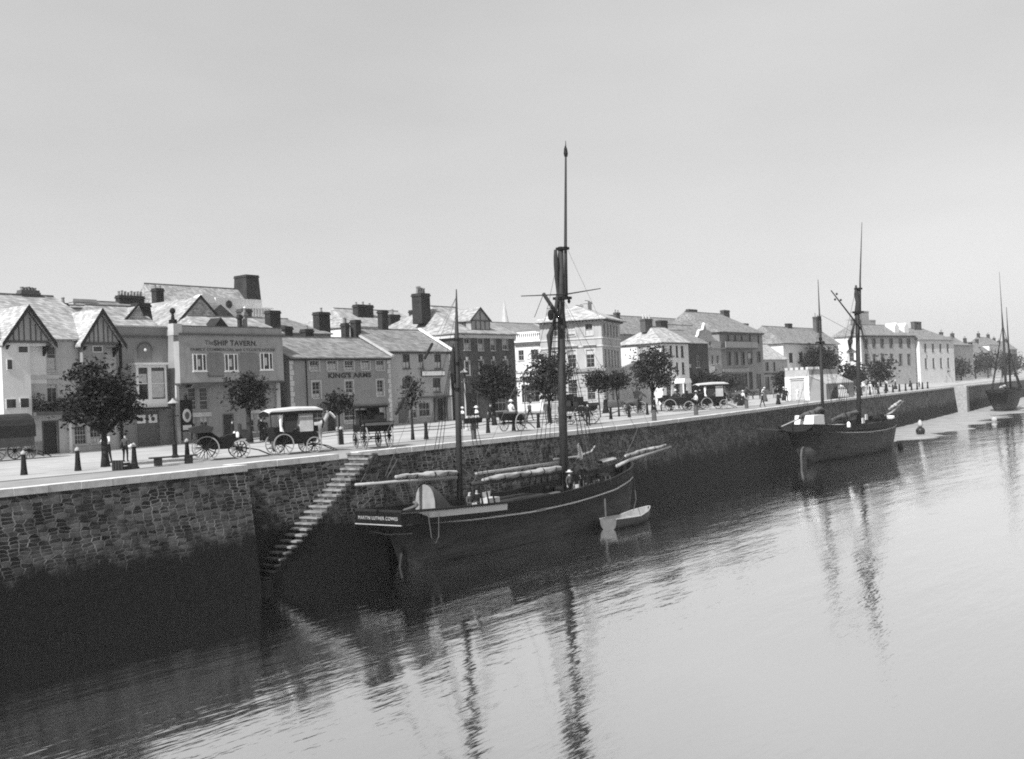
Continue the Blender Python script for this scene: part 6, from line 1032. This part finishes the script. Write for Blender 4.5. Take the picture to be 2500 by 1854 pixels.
tree('quay_tree', 'large ragged dark tree before the twin-gabled house, trunk at the quay roadside', 30.5, 48.3, 5.6, [(-.9,.2,3.2,1.1,.8),(.5,-.1,3.0,1.2,.9),(-.2,0,4.2,1.2,.8),(-1.3,0,4.5,.8,.5),(.9,.2,4.0,.8,.6),(.2,0,2.3,1.0,.5),(-.5,.2,5.0,.7,.4),(.1,-.8,3.6,.9,.8),(1.3,.1,2.7,.8,.5),(1.9,0,2.9,.5,.35),(-1.7,.1,2.6,.6,.4),(-1.1,-.3,2.3,.7,.4)], 5600, .17, 'leaf_dark', .13, 3, th=1.7)
tree('pavement_tree', 'compact dark round tree shading the tavern door', 50.5, 61.8, 5.2, [(0,0,3.5,1.35,1.2),(.8,0,3.9,.9,.7),(-.7,0,3.6,.9,.9),(.1,0,4.4,1.1,.6),(.2,-.5,2.9,1.0,.6)], 3200, .2, 'leaf_dark', .15, 4, th=2.2)
tree('sapling', 'small flat-topped sapling with white stake guard before the inn', 47.8, 49.8, 3.2, [(-.5,0,2.4,.7,.32),(.3,0,2.6,.7,.4),(-.1,0,2.9,.6,.3),(-1.1,0,2.15,.4,.15),(.9,0,2.75,.35,.18)], 1100, .06, 'leaf_dark', .13, 5, guard=True, th=1.9)
tree('sapling', 'slender young tree before the corner shop', 51.8, 47.3, 4.0, [(0,0,2.9,.62,.7),(.35,0,3.4,.4,.5),(-.3,0,2.5,.45,.35),(.1,0,3.8,.35,.35)], 900, .09, 'leaf_mid', .12, 6, th=1.9)
tree('quay_tree', 'dense dark tree in front of the brick building', 72.5, 56.8, 5.6, [(-.8,0,3.3,1.2,.9),(.7,0,3.6,1.3,1.0),(.2,0,4.6,1.1,.8),(1.5,0,3.0,.9,.7),(-1.4,0,3.0,.7,.5),(0,-.9,3.2,1.0,.7)], 3800, .17, 'leaf_dark', .17, 7, th=1.9)
tree('quay_tree', 'loose mottled tree before the Italianate house, crossed by the main mast', 76.0, 53.5, 6.0, [(-1.4,0,3.3,1.4,1.1),(.6,0,3.2,1.4,1.1),(-.5,0,4.7,1.4,1.0),(1.2,0,4.9,1.2,.9),(-1.0,0,5.5,.9,.5),(2.0,0,3.9,.9,.7),(-2.2,0,4.0,.7,.6)], 3600, .15, 'leaf_mid', .19, 8, th=1.9)
tree('lollipop_tree', 'left tree of the clipped touching pair on thin stems', 87.6, 55.8, 4.5, [(0,0,3.4,1.15,.95),(-.4,0,3.9,.8,.6),(.3,0,2.9,.9,.5)], 2000, .07, 'leaf_dark', .15, 9, th=2.4, lean=-.1)
tree('lollipop_tree', 'right tree of the clipped touching pair on thin stems', 88.6, 54.3, 4.5, [(0,0,3.5,1.2,.9),(.5,0,3.6,.8,.6),(-.4,0,3.0,.8,.5)], 2000, .08, 'leaf_dark', .15, 10, th=2.4, lean=-.35)
tree('quay_tree', 'broad round-crowned tree hiding the base of the white corner house', 102.0, 58.2, 7.3, [(-1.2,0,3.9,1.6,1.2),(1.0,0,3.8,1.6,1.2),(0,0,5.2,1.9,1.3),(-1.6,0,5.0,1.1,.9),(1.6,0,5.3,1.2,.9),(.2,0,6.4,1.2,.7),(0,-1.2,3.6,1.2,.9)], 4400, .2, 'leaf_mid', .21, 12, th=2.1)
tree('bushy_tree', 'low bushy tree before the Dutch-gabled house', 141, 71.5, 4.8, [(0,0,2.6,2.0,1.1),(1.0,0,3.4,1.3,.9),(-1.2,0,2.2,1.3,.7)], 2200, .15, 'leaf_dark', .24, 13, th=1.2)
tree('bushy_tree', 'small dark bush-like tree at the hotel front', 154, 74.3, 4.3, [(0,0,2.4,1.5,1.1),(.9,0,2.9,1.0,.8)], 1200, .12, 'leaf_mid', .24, 14, th=1.2)
tree('bushy_tree', 'upright dark tree just left of the lodge', 155.5, 66.7, 4.3, [(0,0,2.6,1.2,1.2),(.5,0,3.4,.8,.7)], 1200, .12, 'leaf_dark', .22, 15, th=1.2)
tree('spreading_tree', 'large open-branched tree against the long slate roof behind the lodge', 216, 83.5, 9.4, [(-3,0,5.2,2.6,1.6),(1.5,0,5.4,2.8,1.8),(-.5,0,7.6,2.4,1.4),(3.4,0,6.6,2.0,1.2),(-3.6,0,7.2,1.5,.9)], 2600, .3, 'leaf_dark', .42, 16, th=3)
for i, (x, y, h, r_, lab, nm, mt) in enumerate(((228,81,5.4,2.6,'low hedge-like tree between the two masts of the far ketch','bushy_tree','leaf_dark'),(243,80.5,6.6,2.2,'dark pointed tree right of the far ketch main mast','clipped_tree','leaf_dark'),(290,90,8.4,4.2,'broad tree before the white terrace front','quay_tree','leaf_dark'),(303,87,5.6,2.8,'low tree at the end of the white terrace','bushy_tree','leaf_dark'),(335,92,9.6,3.2,'round tree right of the end terrace house','quay_tree','leaf_mid'),(346,90,6.6,3.0,'small round tree before the pale villa','bushy_tree','leaf_mid'),(391,97,9.6,4.2,'hazy tree left of the third ship masts','quay_tree','leaf_mid'),(412,98,10.2,4.0,'hazy tree behind the third ship masts','quay_tree','leaf_mid'),(437,99,9.8,4.4,'hazy tree right of the third ship masts','quay_tree','leaf_mid'),(462,100,9.6,5.0,'hazy tree at the extreme right edge','quay_tree','leaf_mid'))):
    pointed = nm == 'clipped_tree'
    tree(nm, lab, x, y, h, [(0,0,h*.55,r_,h*.33),(r_*.5,0,h*.5,r_*.7,h*.25),(-r_*.55,0,h*.48,r_*.7,h*.22),(0,0,h*.8,r_*(.4 if pointed else .65),h*.2)], 1100, .2, mt, .5, 30+i, th=h*.3, group='distant trees along the quay')
# ---------------------------------------------------------------- river air
m = bpy.data.materials.new('haze'); m.use_nodes = True; nt = m.node_tree; nt.nodes.clear(); out = nt.nodes.new('ShaderNodeOutputMaterial'); pv = nt.nodes.new('ShaderNodeVolumePrincipled')
pv.inputs['Color'].default_value = g(.9); pv.inputs['Density'].default_value = HAZE; pv.inputs['Anisotropy'].default_value = .0; nt.links.new(pv.outputs[0], out.inputs['Volume']); MATS['haze'] = m
mb = MB(); mb.box(-90, -320, -9, 910, 860, 36); hz = mb.build('haze', 'haze'); hz['kind'] = 'stuff'
